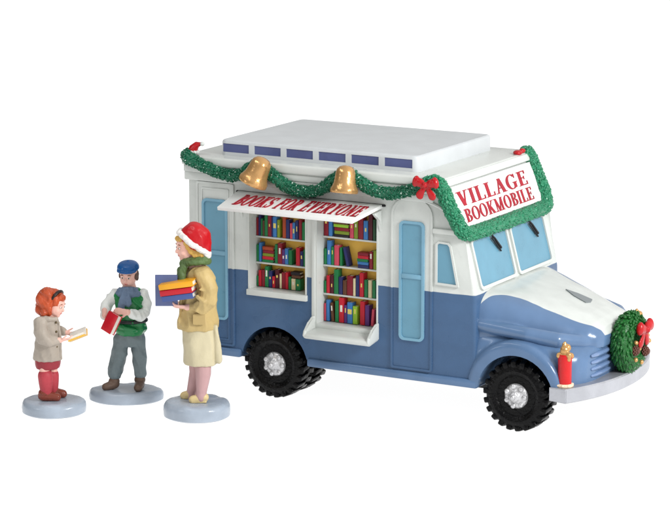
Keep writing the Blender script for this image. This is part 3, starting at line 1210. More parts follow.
def bell(top, mouth, rad, label):
    top, mouth = V(top), V(mouth)
    ax = top - mouth
    L = ax.length
    M0 = along(mouth, ax)
    prof = [(0.80, 0.10), (0.90, 0.02), (0.97, 0.0), (1.0, 0.05), (0.98, 0.15), (0.88, 0.24), (0.78, 0.38), (0.73, 0.56), (0.70, 0.74), (0.62, 0.87), (0.45, 0.96), (0.2, 1.0), (0.001, 1.01)]
    bm = B()
    lathe(bm, [(a * rad, b * L) for a, b in [(0.001, 0.80), (0.40, 0.75), (0.52, 0.5), (0.66, 0.25)] + prof], 36, M0)
    t = thing('bell', label, 'bell', tuple(mouth), 0, 'gold bells on the roof garland')
    bm.transform(Matrix.Translation(-mouth))
    obj('bell_body', bm, M_GOLD, t, sharp=60)
    c = B()
    ellip(c, M0 @ V((0, 0, 0.02)) - mouth, (rad * 0.22,) * 3)
    tube(c, [M0 @ V((0, 0, 0.02)) - mouth, M0 @ V((0, 0, L * 0.75)) - mouth], rad * 0.06, 8)
    obj('clapper', c, M_GOLD, t)
    return t


bell((-0.015, -0.15, 2.345), (-0.12, -0.19, 2.10), 0.142, 'tilted gold bell on the garland above the word BOOKS')
bell((0.865, -0.15, 2.345), (0.865, -0.19, 2.095), 0.130, 'upright gold bell on the garland above the word EVERYONE')

bo = bow('bow', (1.70, -0.165, 2.235), (1, 0, 0), (0, 0, 1), (0, -1, 0), 0.15, '')
tag(bo, 'glossy red ribbon bow where the side garland meets the sign garland', 'bow')


def santa_hat(loc, label, k=1.0):
    bm = B()
    loc = V(loc)
    tube(bm, [(-0.01, 0, 0.0), (0.0, 0, 0.035), (0.04, 0, 0.075), (0.085, 0, 0.085)], [0.05, 0.045, 0.03, 0.015], 14)
    t = thing('ornament', label, 'ornament', tuple(loc), 0, 'small red ornaments at the roof corners')
    bm.transform(Matrix.Scale(k, 4))
    obj('red_cone', bm, M_RED, t, sharp=0)
    f_ = B()
    for i in range(10):
        a = 2 * PI * i / 10
        ellip(f_, V((-0.01 + 0.05 * math.cos(a), 0.05 * math.sin(a), 0.0)) * k, (0.02 * k,) * 3, u=8, v=6)
    ellip(f_, V((0.10, 0, 0.085)) * k, (0.022 * k,) * 3, u=10, v=8)
    obj('white_trim', f_, M_WHITE, t, sharp=0)


santa_hat((-0.90, 0.02, 2.312), 'small red and white ornament on the rear roof corner', 1.0)
ellb = B()
ellip(ellb, (1.80, 1.56, 2.30), (0.045, 0.05, 0.026))
ellip(ellb, (1.80, 1.66, 2.305), (0.03, 0.04, 0.024))
tag(obj('ornament', ellb, M_RED, None, sharp=0), 'small red berry ornament at the far front roof corner', 'ornament')

# ------------------------------------------------------------------ wreath on the grille
WR = thing('wreath', 'round green wreath with red bow and pine cones hung on the front grille', 'wreath', (3.24, 0.94, 0.47))
wc = V((0.02, 0, 0.262))
pts = [wc + V((0, 0.187 * math.cos(a), 0.19 * math.sin(a))) for a in [2 * PI * i / 24 for i in range(25)]]
rnd = random.Random(9)
bm = B()
tube(bm, pts, 0.085, 16, caps=False)
lathe(bm, [(0.001, -0.05), (0.15, -0.05), (0.15, 0.03), (0.001, 0.03)], 24, Matrix.Translation(wc) @ Matrix.Rotation(R(90), 4, 'Y'))
ml = []
for i in range(900):
    a = rnd.uniform(0, 2 * PI)
    b2 = rnd.uniform(0, 2 * PI)
    rad = V((0, math.cos(a), math.sin(a)))
    tg = V((0, -math.sin(a), math.cos(a)))
    nrm = rad * math.cos(b2) + V((1, 0, 0)) * math.sin(b2)
    q = wc + rad * 0.188 + nrm * 0.083
    d = (nrm * 0.5 + tg * 1.0 + rad * 0.25).normalized()
    ln, wd = rnd.uniform(0.035, 0.06), rnd.uniform(0.012, 0.019)
    mt_ = Matrix.Translation(q) @ d.to_track_quat('Z', 'Y').to_matrix().to_4x4() @ Matrix.Diagonal((wd, wd, ln, 1))
    ml.append(mt_)
blobs(bm, ml)
obj('foliage', bm, M_WGREEN, WR, sharp=0)
bow('bow', wc + V((0.13, 0.03, 0.12)), (0, 1, 0), (0, 0, 1), (1, 0, 0), 0.175, '', parent=WR)
for (dy, dz) in ((-0.12, -0.05), (0.12, -0.10)):
    c = B()
    cc = wc + V((0.115, dy, dz))
    for k in range(5):
        for j in range(8):
            a = 2 * PI * (j + 0.5 * (k % 2)) / 8
            rr = (0.034, 0.040, 0.036, 0.026, 0.012)[k]
            ellip(c, cc + V((0.012 * k - 0.02, rr * math.cos(a), rr * math.sin(a))), (0.009, 0.013, 0.013), u=8, v=6)
    ellip(c, cc, (0.028, 0.034, 0.034), u=12, v=8)
    obj('pine_cone', c, M_CONE, WR, sharp=0)
for (dy, dz) in ((-0.10, 0.02), (-0.10, -0.14), (0.04, -0.19), (0.21, -0.02), (0.17, 0.04), (-0.02, -0.05)):
    c = B()
    ellip(c, wc + V((0.105, dy, dz)), (0.022, 0.022, 0.022), u=14, v=10)
    obj('gold_bead', c, M_GOLD, WR, sharp=0)


# ------------------------------------------------------------------ candles on the bumper
def candle(x, y, label):
    K_ = 0.9
    t = thing('candle', label, 'candle', (x, y, 0.468), 0, 'candles on the front bumper')
    b1 = B()
    lathe(b1, [(0.001, 0.0), (0.085, 0.0), (0.092, 0.012), (0.085, 0.03), (0.06, 0.035), (0.001, 0.035)], 28)
    for k in range(9):
        a = 2 * PI * k / 9
        ellip(b1, (0.078 * math.cos(a), 0.078 * math.sin(a), 0.018), (0.02, 0.02, 0.016), u=8, v=6)
    b1.transform(Matrix.Scale(K_, 4))
    obj('wax_foot', b1, M_CREAM, t, sharp=60)
    b1 = B()
    lathe(b1, [(0.001, 0.03), (0.069, 0.03), (0.069, 0.20), (0.072, 0.315), (0.068, 0.335), (0.001, 0.335)], 28)
    b1.transform(Matrix.Scale(K_, 4))
    obj('candle_stick', b1, paint('candle_red', (190, 18, 22), 0.26, 0.08, 0.3, 14, coat=0.4), t, sharp=50)
    b1 = B()
    ellip(b1, (0, 0, 0.33), (0.066, 0.066, 0.035), u=16, v=10)
    for (a, b2, c, r_) in ((0.0, -0.01, 0.37, .050), (0.02, 0.015, 0.395, .036), (-0.008, 0, 0.425, .026), (-0.004, 0, 0.448, .014), (-0.05, -0.04, 0.32, .028), (0.055, -0.03, 0.29, .024), (0.06, -0.035, 0.33, .03), (0.05, 0.04, .31, .03)):
        ellip(b1, (a, b2, c), (r_, r_, r_ * 1.15), u=12, v=10)
    b1.transform(Matrix.Scale(K_, 4))
    obj('flame', fused(b1, 0.007, 2), M_GOLD, t, sharp=0)
    return t


candle(3.005, 0.06, 'red candle with gold flame at the near end of the silver bumper')
candle(3.03, 1.66, 'red candle with gold flame at the far bumper end, mostly behind the wreath')

# ------------------------------------------------------------------ figures
SP, CP = math.sin(PITCH), math.cos(PITCH)


class Fig:
    """a figure in its own frame (x to its left-right as seen, y away, z up), sized from measurements in photo pixels"""

    def __init__(self, label, gx, gy, cx, cy, s):
        self.cx, self.cy, self.s = cx, cy, s
        self.t = thing('person', label, 'person', (gx, gy, 0), YAW)

    def P(self, px, py, y=0.0):
        return V(((px - self.cx) / self.s, y, ((self.cy - py) / self.s - y * SP) / CP))

    def base(self, rx, ry, h, seed):
        b = B()
        seg = 48
        rs = []
        for (k, z) in ((0.90, 0.0), (0.985, 0.015), (1.0, h * 0.45), (0.985, h * 0.72), (0.94, h * 0.90), (0.86, h * 0.985), (0.7, h), (0.3, h)):
            r_ = []
            for i in range(seg):
                a = 2 * PI * i / seg
                q = 1 + 0.035 * noise.noise(V((math.cos(a) * 1.5, math.sin(a) * 1.5, seed)))
                zz = z + (0.012 * noise.noise(V((math.cos(a) * 3 * k, math.sin(a) * 3 * k, seed + 5))) if z > h * 0.5 and k > 0.5 else 0)
                r_.append((rx * k * q * math.cos(a), ry * k * q * math.sin(a), zz))
            rs.append(r_)
        loft(b, rs)
        return obj('base', b, M_BASE, self.t, sharp=50)


def limb(bm, pts, rads, seg=14):
    tube(bm, pts, rads, seg)


def head(bm, c, f, up, h, jaw=1.0):
    """head blob: c centre, f forward, h head height"""
    f, up = V(f).normalized(), V(up).normalized()
    l = up.cross(f).normalized()
    up = f.cross(l).normalized()
    rot = Matrix((f, l, up)).transposed()
    P = lambda a, b, d: V(c) + f * a * h + l * b * h + up * d * h
    ellip(bm, P(-0.03, 0, 0.12), (0.42 * h, 0.36 * h, 0.38 * h), rot, 24, 16)
    ellip(bm, P(0.10, 0, -0.12), (0.29 * h, 0.29 * h * jaw, 0.34 * h), rot, 24, 16)
    ellip(bm, P(0.24, 0, -0.36), (0.11 * h, 0.12 * h, 0.09 * h), rot, 14, 10)      # chin
    for sg in (-1, 1):
        ellip(bm, P(0.235, sg * 0.16, -0.14), (0.12 * h, 0.11 * h, 0.12 * h), rot, 14, 10)   # cheek
        ellip(bm, P(-0.03, sg * 0.345, -0.05), (0.07 * h, 0.04 * h, 0.11 * h), rot, 12, 10)  # ear
        ellip(bm, P(0.325, sg * 0.14, 0.10), (0.06 * h, 0.11 * h, 0.035 * h), rot, 12, 8)   # brow
    tube(bm, [P(0.345, 0, 0.06), P(0.385, 0, -0.04), P(0.415, 0, -0.105)], [0.035 * h, 0.05 * h, 0.062 * h], 10)
    ellip(bm, P(0.345, 0, -0.225), (0.05 * h, 0.10 * h, 0.022 * h), rot, 12, 8)
    ellip(bm, P(0.335, 0, -0.265), (0.05 * h, 0.08 * h, 0.024 * h), rot, 12, 8)
    return P, rot


def face(fig, P, rot, h, body, lips=(190, 92, 92)):
    for sg in (-1, 1):
        e = B()
        ellip(e, P(0.352, sg * 0.135, 0.015), (0.035 * h, 0.058 * h, 0.036 * h), rot, 12, 8)
        eo = obj('eye', e, paint('eye_white', (225, 222, 215), 0.3), body, sharp=0)
        e = B()
        ellip(e, P(0.378, sg * 0.135, 0.012), (0.016 * h, 0.028 * h, 0.030 * h), rot, 12, 8)
        obj('iris', e, paint('iris_dark', (48, 36, 30), 0.3), eo, sharp=0)
        e = B()
        tube(e, [P(0.36, sg * 0.07, 0.115), P(0.375, sg * 0.14, 0.14), P(0.34, sg * 0.21, 0.115)], 0.014 * h, 8)
        obj('eyebrow', e, paint('brow_brown', (120, 80, 50), 0.5), body, sharp=0)
    e = B()
    ellip(e, P(0.356, 0, -0.228), (0.042 * h, 0.088 * h, 0.018 * h), rot, 12, 8)
    ellip(e, P(0.346, 0, -0.262), (0.042 * h, 0.070 * h, 0.020 * h), rot, 12, 8)
    obj('lips', e, paint('lips', lips, 0.4), body, sharp=0)


def hand(bm, wrist, d, palm_n, s, curl=0.5, thumb_side=1):
    """open hand: wrist point, direction d of the fingers, palm_n the way the palm faces, s = hand length"""
    d, n_ = V(d).normalized(), V(palm_n)
    n_ = (n_ - d * n_.dot(d)).normalized()
    l = n_.cross(d).normalized() * thumb_side
    rot = Matrix((d, l, n_)).transposed()
    wr = V(wrist)
    ellip(bm, wr + d * s * 0.26, (0.30 * s, 0.20 * s, 0.10 * s), rot, 14, 10)
    for k, (off, ln) in enumerate(((0.155, 0.42), (0.055, 0.48), (-0.05, 0.45), (-0.15, 0.34))):
        a = wr + d * s * 0.46 + l * off * s
        pts = [a]
        ang = 0.0
        cur = a
        for j in range(3):
            ang += curl * (0.35 + 0.5 * j)
            cur = cur + (d * math.cos(ang) + n_ * math.sin(ang) + l * off * 0.35) * ln * s / 3
            pts.append(cur)
        tube(bm, pts, [0.068 * s, 0.064 * s, 0.058 * s, 0.052 * s], 8)
    a = wr + d * s * 0.14 + l * s * 0.14
    tube(bm, [a, a + (d * 0.5 + l * 0.6 + n_ * 0.2) * s * 0.24, a + (d * 1.0 + l * 0.75 + n_ * 0.5) * s * 0.34], [0.08 * s, 0.07 * s, 0.058 * s], 8)


def figbook(P0, ux, uy, uz, L, Wd, T, col, label, mat_name, name='book', group=None, cat='book', spine=0):
    """closed book placed in the world: corner axes ux (length), uy (width, spine at 0), uz (thickness)"""
    ux, uy, uz = V(ux).normalized(), V(uy).normalized(), V(uz).normalized()
    t = thing(name, label, cat, tuple(P0), 0, group)
    mp = lambda a, b, c: ux * a + uy * b + uz * c
    cv = B()
    e = T * 0.14

    def bx(bm_, a0, a1, b0, b1, c0, c1, bev):
        tt = B()
        box(tt, a0, a1, b0, b1, c0, c1, bev)
        for v in tt.verts:
            v.co = mp(*v.co)
        merge(bm_, tt)
    bx(cv, 0, L, 0, Wd, 0, e, e * 0.3)
    bx(cv, 0, L, 0, Wd, T - e, T, e * 0.3)
    bx(cv, 0.0005, L - 0.0005, -0.004, e * 0.8, 0.0005, T - 0.0005, e * 0.35)
    obj('cover', cv, paint(mat_name, col, 0.3, coat=0.3), t)
    pg = B()
    bx(pg, L * 0.03, L * 0.97, e * 0.8, Wd * 0.95, e, T - e, 0.0)
    obj('pages', pg, M_PAGE, t)
    return t


def toworld(fig, v):
    return V(fig.t.location) + Matrix.Rotation(YAW, 3, 'Z') @ V(v)


def dirw(v):
    return Matrix.Rotation(YAW, 3, 'Z') @ V(v)


# ---- woman in a santa hat, facing left
W = Fig('figurine of a woman in red Santa hat and tan coat facing left with stacked books', -0.282, -0.945, 197, 416, 107.2)
W.base(0.315, 0.30, 0.15, 1.3)
P = W.P
s = W.s
hc = P(190.5, 246.5)
H = 0.285
bm = B()
Ph, rot = head(bm, hc, (-0.93, -0.34, -0.10), (0.0, 0, 1), H)
tube(bm, [P(195, 255), P(198, 266), P(200, 275)], [0.068, 0.066, 0.10], 14)
eloft(bm, [(0.045, 0, P(0, 355).z, 0.11, 0.12), (0.04, 0, P(0, 325).z, 0.12, 0.12), (0.03, 0, P(0, 300).z, 0.12, 0.12), (0.035, 0, P(0, 275).z, 0.10, 0.14), (0.02, 0, P(0, 268).z, 0.08, 0.10)])
# legs in mauve stockings are their own mesh; feet come with the shoes
for (hy, kx, ax, yy) in ((-0.075, 204, 201.5, -0.075), (0.075, 197, 191.5, 0.075)):
    limb(bm, [P(kx, 350, yy), P(kx - 1, 365, yy), P(kx - 1.5, 374, yy), P(ax, 390, yy)], [0.07, 0.058, 0.056, 0.035])
# forearm ends and hands
hand(bm, P(189, 306.5, -0.14), (-1, -0.05, 0.08), (0, 0.55, 1), 0.175, 0.35, -1)
hand(bm, P(188, 304, 0.12), (-1, -0.1, 0.05), (0, -0.4, 1), 0.175, 0.35, 1)
limb(bm, [P(203, 305, -0.15), P(189, 306.5, -0.14)], [0.05, 0.032])
limb(bm, [P(203, 304, 0.13), P(188, 304, 0.12)], [0.05, 0.032])
wb = obj('body', fused(bm, 0.0065, 2), M_SKIN, W.t, sharp=0)
face(W, Ph, rot, H, wb)
# stockings
st = B()
for (kx, ax, yy) in ((204, 202, -0.078), (197, 191.5, 0.075)):
    limb(st, [P(kx - 0.5, 359, yy * 0.8), P(kx, 366, yy), P(kx, 373, yy), P(ax, 392, yy), P(ax - 0.5, 397, yy)], [0.066, 0.076, 0.074, 0.050, 0.052])
obj('stockings', fused(st, 0.009, 3), paint('mauve_stocking', (190, 152, 152), 0.5, 0.06), W.t, sharp=0)
for (x0, x1, y0, yy) in ((188.5, 209, 401, -0.078), (179, 196, 395.5, 0.075)):
    sh = B()
    zb_ = 0.151
    a, b2 = P(x0, y0, yy).x, P(x1, y0, yy).x
    tube(sh, [V((a + 0.045, yy, zb_ + 0.026)), V((a + 0.10, yy, zb_ + 0.036)), V((b2 - 0.05, yy, zb_ + 0.04))], [0.040, 0.046, 0.042], 14)
    ellip(sh, V((b2 - 0.045, yy, zb_ + 0.05)), (0.05, 0.045, 0.045))
    box(sh, a + 0.03, b2 - 0.015, yy - 0.04, yy + 0.04, zb_ + 0.0, zb_ + 0.02, 0.008)
    obj('shoe', fused(sh, 0.007, 3), paint('cream_shoe', (214, 192, 140), 0.35), W.t, sharp=0)
# skirt
sk = B()
zc_ = lambda py: P(0, py).z
eloft(sk, [(0.045, 0, zc_(362.5), 0.165, 0.165), (0.045, 0, zc_(355), 0.168, 0.168), (0.04, 0, zc_(340), 0.165, 0.165), (0.035, 0, zc_(322), 0.16, 0.155)], 56, fold=(5, 0.03, True))
tube(sk, [P(217.0, 326, -0.09), P(218.6, 345, -0.10), P(219.5, 359, -0.10)], [0.02, 0.03, 0.035], 10)
obj('skirt', fused(sk, 0.009, 3, wr=(0.012, 9, 0)), paint('cream_skirt', (200, 190, 158), 0.5, 0.05, 0.25, 10, dist=0.05), W.t, sharp=0)
# coat with sleeves
co = B()
eloft(co, [(0.015, 0, zc_(327.5), 0.185, 0.18), (0.015, 0, zc_(321), 0.192, 0.185), (0.02, 0, zc_(306), 0.175, 0.17), (0.03, 0, zc_(290), 0.160, 0.175),
           (0.035, 0, zc_(277), 0.145, 0.19), (0.03, 0, zc_(270), 0.115, 0.165), (0.02, 0, zc_(265.5), 0.07, 0.10)], 40)
limb(co, [P(205, 275, -0.16), P(211, 289, -0.20), P(210, 300, -0.20), P(203, 306, -0.18), P(195.5, 306.5, -0.15)], [0.085, 0.088, 0.085, 0.075, 0.058])
limb(co, [P(203, 273, 0.16), P(207, 288, 0.19), P(204, 300, 0.17), P(194, 304, 0.13)], [0.08, 0.08, 0.075, 0.055])
tube(co, [P(181, 322, -0.10), P(183, 300, -0.12), P(187, 280, -0.13)], [0.014] * 3, 8)
for (a_, b_2) in (((200, 296, -0.262), (207, 301, -0.28)), ((203, 289, -0.268), (213, 292, -0.27)), ((199, 309, -0.235), (204, 301, -0.27))):
    tube(co, [P(*a_), P(*b_2)], 0.016, 8)
obj('coat', fused(co, 0.0085, 2, wr=(0.017, 8, 4)), paint('tan_coat', (190, 166, 112), 0.48, 0.08, 0.35, 12, dist=0.05), W.t, sharp=0)
pk = B()
prism(pk, rrect(-0.055, -0.05, 0.055, 0.05, 0.012, 4), 0.0, 0.016, mp=lambda u, v, w_: P(201, 318, -0.172) + V((u, -w_ - 0.014 - 0.02 * (0.055 - abs(u)), v)))
obj('pocket', pk, paint('tan_pocket', (180, 156, 104), 0.5), W.t)
for py in (284, 296, 309, 320):
    bt = B()
    ellip(bt, P(184.5, py, -0.09), (0.012, 0.012, 0.012), u=10, v=8)
    obj('button', bt, paint('button_brown', (92, 78, 50), 0.4), W.t, sharp=0)
# green scarf
sc = B()
nk = [P(197.0 + 12.6 * math.cos(a), 262.3 - 1.2 * math.cos(a), 0.118 * math.sin(a)) for a in [2 * PI * i / 20 for i in range(21)]]
tube(sc, nk, 0.031, 12, caps=False)
tube(sc, [P(197.0 + 12.6 * math.cos(R(x)), 259.6 - 1.0 * math.cos(R(x)), 0.10 * math.sin(R(x))) for x in range(0, 361, 18)], 0.022, 12, caps=False)
tube(sc, [P(186.5, 264, -0.06), P(184.5, 271, -0.12), P(184.5, 280, -0.14)], [0.034, 0.036, 0.032], 12)
tube(sc, [P(187, 263, -0.03), P(182.5, 270, -0.09), P(181.5, 277, -0.10)], [0.03, 0.03, 0.026], 12)
obj('scarf', fused(sc, 0.0065, 2, wr=(0.009, 24, 10)), paint('olive_green_scarf', (88, 112, 66), 0.5, 0.15, 0.5, 22), W.t, sharp=0)
# hair
hr = B()
ellip(hr, Ph(-0.12, 0, 0.05), (0.38 * H, 0.41 * H, 0.40 * H), rot)
for sg in (-1, 1):
    for (a, d, r_) in ((0.14, 0.20, .12), (0.08, 0.07, .13), (0.0, -0.08, .14), (-0.12, -0.22, .15), (-0.24, -0.28, .15)):
        ellip(hr, Ph(a, sg * 0.335, d), (r_ * H, 0.085 * H, r_ * H), rot, 14, 10)
ellip(hr, Ph(-0.25, 0, -0.25), (0.2 * H, 0.3 * H, 0.16 * H), rot)
ellip(hr, Ph(0.27, 0.0, 0.30), (0.14 * H, 0.26 * H, 0.10 * H), rot)
obj('hair', fused(hr, 0.007, 2, wr=(0.010, 24, 8)), paint('blonde_hair', (206, 164, 84), 0.45, 0.15, 0.6, 30), W.t, sharp=0)
# santa hat: crown + fur brim + pompom
ht = B()
rotz_ = rot
tilt = V((-0.35, 0, 0.94)).normalized()
ellip(ht, P(196.5, 238.5), (0.148, 0.142, 0.135))
tube(ht, [P(197, 235), P(203, 238), P(207, 245.5), P(208, 253)], [0.125, 0.105, 0.072, 0.04], 16)
so_ = obj('santa_hat', fused(ht, 0.008, 14, wr=(0.010, 8, 5)), paint('hat_red', (182, 16, 26), 0.32, 0.08, 0.4, 16, coat=0.2), W.t, sharp=0)
fb = B()
c0 = P(194.6, 241.4)
ax1 = V((0.80, 0, -0.60))
for i in range(40):
    a = 2 * PI * i / 40
    q = c0 + ax1 * 0.152 * math.cos(a) + V((0, 1, 0)) * 0.148 * math.sin(a)
    ellip(fb, q + V((random.uniform(-.006, .006), random.uniform(-.006, .006), random.uniform(-.006, .006))), (0.029,) * 3, u=10, v=8)
ellip(fb, P(208.3, 255, -0.02), (0.046, 0.046, 0.042), u=14, v=10)
for i in range(14):
    ellip(fb, P(208.3, 255, -0.02) + V([random.uniform(-.036, .036) for _ in range(3)]), (0.016,) * 3, u=8, v=6)
obj('fur_trim', fused(fb, 0.008, 1), paint('fur_white', (226, 222, 218), 0.6, 0.05, 0.6, 40), so_, sharp=0)
# books in her arms
figbook(toworld(W, P(158.0, 305, -0.16)), dirw((1, 0, 0)), dirw((0, 0, 1)), dirw((0, 1, 0)), 0.205, 0.285, 0.03, (88, 100, 142), 'large slate blue book standing upright behind the stack the woman holds', 'slate_cover')
uxs, uys, uzs = (0.90, -0.22, 0.16), (0.35, 0.92, 0.0), (-0.12, 0.0, 1)
def stack(px, py, y, L, Wd, T, col, lb, mn):
    u = V(uxs).normalized()
    n_ = V((-0.15, 0.0, 0.98))
    n_ = (n_ - u * n_.dot(u)).normalized()
    v_ = n_.cross(u)
    return figbook(toworld(W, P(px, py, y)), dirw(u), dirw(v_), dirw(n_), L, Wd, T, col, lb, mn, group='books the woman carries')
stack(165.6, 301.5, -0.24, 0.30, 0.22, 0.052, (64, 84, 140), 'blue book at the bottom of the stack the woman carries', 'stack_blue')
stack(163.6, 296.0, -0.24, 0.31, 0.22, 0.052, (184, 24, 40), 'red book in the middle of the stack the woman carries', 'stack_red')
stack(162.6, 290.0, -0.25, 0.33, 0.23, 0.050, (226, 160, 34), 'yellow book on top of the stack the woman carries', 'stack_yellow')

# ---- boy in a blue cap facing the viewer
K = Fig('figurine of a boy in blue cap, green vest and grey scarf hugging a red book', -1.201, -0.758, 126, 399.7, 104.6)
K.base(0.355, 0.25, 0.115, 4.1)
P = K.P
zc_ = lambda py: P(0, py).z
H = 0.232
hc = P(130.5, 275.6)
bm = B()
Ph, rot = head(bm, hc, (-0.25, -0.95, -0.13), (0.02, 0, 1), H, 1.12)
tube(bm, [P(131, 284), P(131, 295)], [0.06, 0.09], 14)
eloft(bm, [(P(131, 0).x, 0, zc_(336), 0.10, 0.07), (P(131, 0).x, 0, zc_(315), 0.10, 0.07), (P(131, 0).x, 0, zc_(297), 0.11, 0.07), (P(131, 0).x, 0, zc_(290), 0.07, 0.06)])
limb(bm, [P(123, 338), P(119, 355), P(115, 378)], [0.055, 0.055, 0.045])
limb(bm, [P(138.5, 338), P(139.5, 355), P(140, 378)], [0.055, 0.055, 0.045])
hand(bm, P(108, 314.5, -0.19), (0.35, -0.30, -0.9), (0.8, -0.3, 0.3), 0.135, 0.35, -1)
limb(bm, [P(107.5, 310, -0.13), P(108, 315, -0.19)], [0.030, 0.028])
hand(bm, P(131.5, 311.5, -0.22), (-1, -0.12, 0.14), (-0.1, 0.9, -0.3), 0.155, 0.3, -1)
limb(bm, [P(137.5, 314, -0.175), P(131, 311.5, -0.22)], [0.028, 0.03])
kb = obj('body', fused(bm, 0.006, 2), M_SKIN, K.t, sharp=0)
face(K, Ph, rot, H, kb)
tr = B()
eloft(tr, [(P(131, 0).x, 0, zc_(345), 0.12, 0.09), (P(131.5, 0).x, 0, zc_(338), 0.135, 0.10), (P(131.5, 0).x, 0, zc_(326), 0.13, 0.10)])
limb(tr, [P(122.5, 338, 0), P(121, 350, -0.01), P(118, 362, 0), P(115.2, 372.5, -0.01)], [0.076, 0.078, 0.074, 0.072])
limb(tr, [P(138.8, 338, 0), P(140, 350, 0), P(140, 362, 0.01), P(140.4, 372.5, 0.0)], [0.074, 0.074, 0.066, 0.064])
tube(tr, [P(114, 372, -0.05), P(120, 374, -0.045)], 0.02, 8)
obj('trousers', fused(tr, 0.008, 3, wr=(0.012, 11, 6)), paint('grey_trousers', (112, 126, 130), 0.5, 0.1, 0.4, 10, dist=0.05), K.t, sharp=0)
for (x0, x1, yy, fwd) in ((102.5, 120.5, -0.03, -1), (135.0, 145.5, -0.02, 0)):
    sh = B()
    a, b2 = P(x0, 0).x, P(x1, 0).x
    z0 = 0.116
    if fwd:
        tube(sh, [V((a + 0.04, yy - 0.05, z0 + 0.03)), V((a + 0.10, yy - 0.02, z0 + 0.042)), V((b2 - 0.05, yy, z0 + 0.05))], [0.038, 0.045, 0.048], 14)
        ellip(sh, V((b2 - 0.055, yy, z0 + 0.075)), (0.055, 0.05, 0.045))
    else:
        tube(sh, [V(((a + b2) / 2 - 0.01, yy - 0.10, z0 + 0.032)), V(((a + b2) / 2, yy - 0.03, z0 + 0.045)), V(((a + b2) / 2, yy + 0.03, z0 + 0.05))], [0.042, 0.048, 0.045], 14)
        ellip(sh, V(((a + b2) / 2, yy + 0.01, z0 + 0.085)), (0.055, 0.055, 0.05))
    obj('shoe', fused(sh, 0.007, 2), paint('brown_shoe', (104, 84, 72), 0.4, 0.1, 0.4, 30), K.t, sharp=0)
# white shirt sleeves
sl = B()
limb(sl, [P(117.5, 294.5), P(110.5, 302, -0.02), P(107, 310, -0.09), P(108, 315.5, -0.16)], [0.062, 0.060, 0.052, 0.043])
limb(sl, [P(144, 294.5), P(146.8, 303, -0.0), P(146.2, 312, -0.04), P(142, 315.5, -0.12), P(135, 313, -0.20)], [0.062, 0.060, 0.060, 0.054, 0.043])
eloft(sl, [(P(131, 0).x, 0, zc_(300), 0.13, 0.08), (P(131, 0).x, 0, zc_(289), 0.09, 0.07)])
for i in range(4):
    tube(sl, [P(145 + i, 298 + 5 * i, -0.05), P(150, 300 + 5 * i, -0.02)], 0.012, 8)
obj('shirt', fused(sl, 0.0075, 2, wr=(0.013, 13, 6)), paint('white_shirt', (222, 226, 222), 0.4, 0.05, 0.3, 12, dist=0.05), K.t, sharp=0)
vs = B()
X = P(131.5, 0).x
eloft(vs, [(X, 0, zc_(333.5), 0.125, 0.11), (X + .005, -0.01, zc_(328), 0.158, 0.13), (X, 0, zc_(321), 0.15, 0.12), (X - .005, 0, zc_(310), 0.135, 0.115), (X - .01, 0, zc_(300), 0.145, 0.115), (X - 0.005, 0, zc_(293), 0.15, 0.10), (X, 0, zc_(288), 0.09, 0.075)], 36)
ellip(vs, P(118, 296), (0.047, 0.07, 0.062))
ellip(vs, P(144, 296), (0.044, 0.07, 0.060))
for (a, b2) in (((121, 326, -0.12), (138, 329, -0.13)), ((136, 300, -0.10), (143, 306, -0.08)), ((135, 322, -0.13), (146, 324, -0.05))):
    tube(vs, [P(*a), P(*b2)], 0.02, 8)
obj('vest', fused(vs, 0.008, 2, wr=(0.012, 10, 6)), paint('green_vest', (24, 122, 66), 0.22, 0.1, 0.4, 12, coat=0.4), K.t, sharp=0)
bt = B()
bl = [V((X + 0.153 * math.cos(a), 0.124 * math.sin(a), zc_(319.5))) for a in [2 * PI * i / 30 for i in range(31)]]
tube(bt, bl, 0.018, 8, caps=False)
obj('belt', bt, paint('dark_belt', (40, 44, 44), 0.4), K.t, sharp=0)
sc = B()
nk = [P(130.3 + 10.4 * math.cos(a), 293.5, 0.095 * math.sin(a)) for a in [2 * PI * i / 20 for i in range(21)]]
tube(sc, nk, 0.036, 12, caps=False)
nk = [P(130 + 8.6 * math.cos(a), 290.3 + 1.2 * math.sin(a), 0.088 * math.sin(a)) for a in [2 * PI * i / 20 for i in range(21)]]
tube(sc, nk, 0.026, 12, caps=False)
tube(sc, [P(127, 292, -0.10), P(125.3, 299, -0.13), P(124.0, 306.5, -0.14)], [0.028, 0.033, 0.034], 12, flat=((0, 1, 0), 0.6))
tube(sc, [P(131.5, 292, -0.10), P(130.6, 298, -0.135), P(131.2, 303.5, -0.15)], [0.026, 0.029, 0.030], 12, flat=((0, 1, 0), 0.6))
obj('scarf', fused(sc, 0.0065, 2, wr=(0.009, 22, 10)), paint('slate_scarf', (104, 124, 150), 0.5, 0.15, 0.6, 26), K.t, sharp=0)
hr = B()
ellip(hr, Ph(-0.12, 0, 0.04), (0.36 * H, 0.40 * H, 0.36 * H), rot)
for sg in (-1, 1):
    ellip(hr, Ph(0.08, sg * 0.34, 0.02), (0.10 * H, 0.05 * H, 0.14 * H), rot)
    ellip(hr, Ph(-0.08, sg * 0.34, -0.08), (0.13 * H, 0.06 * H, 0.14 * H), rot)
ellip(hr, Ph(0.22, 0.1, 0.27), (0.13 * H, 0.22 * H, 0.07 * H), rot)
obj('hair', fused(hr, 0.006, 2), paint('brown_hair', (92, 68, 56), 0.5, 0.15, 0.6, 30), K.t, sharp=0)
cp = B()
tub = B()
prof = [(0.40, 0.29), (0.45, 0.31), (0.465, 0.36), (0.445, 0.45), (0.38, 0.54), (0.25, 0.60), (0.08, 0.625), (0.001, 0.627)]
Mh = Matrix.Translation(hc) @ rot.to_4x4()
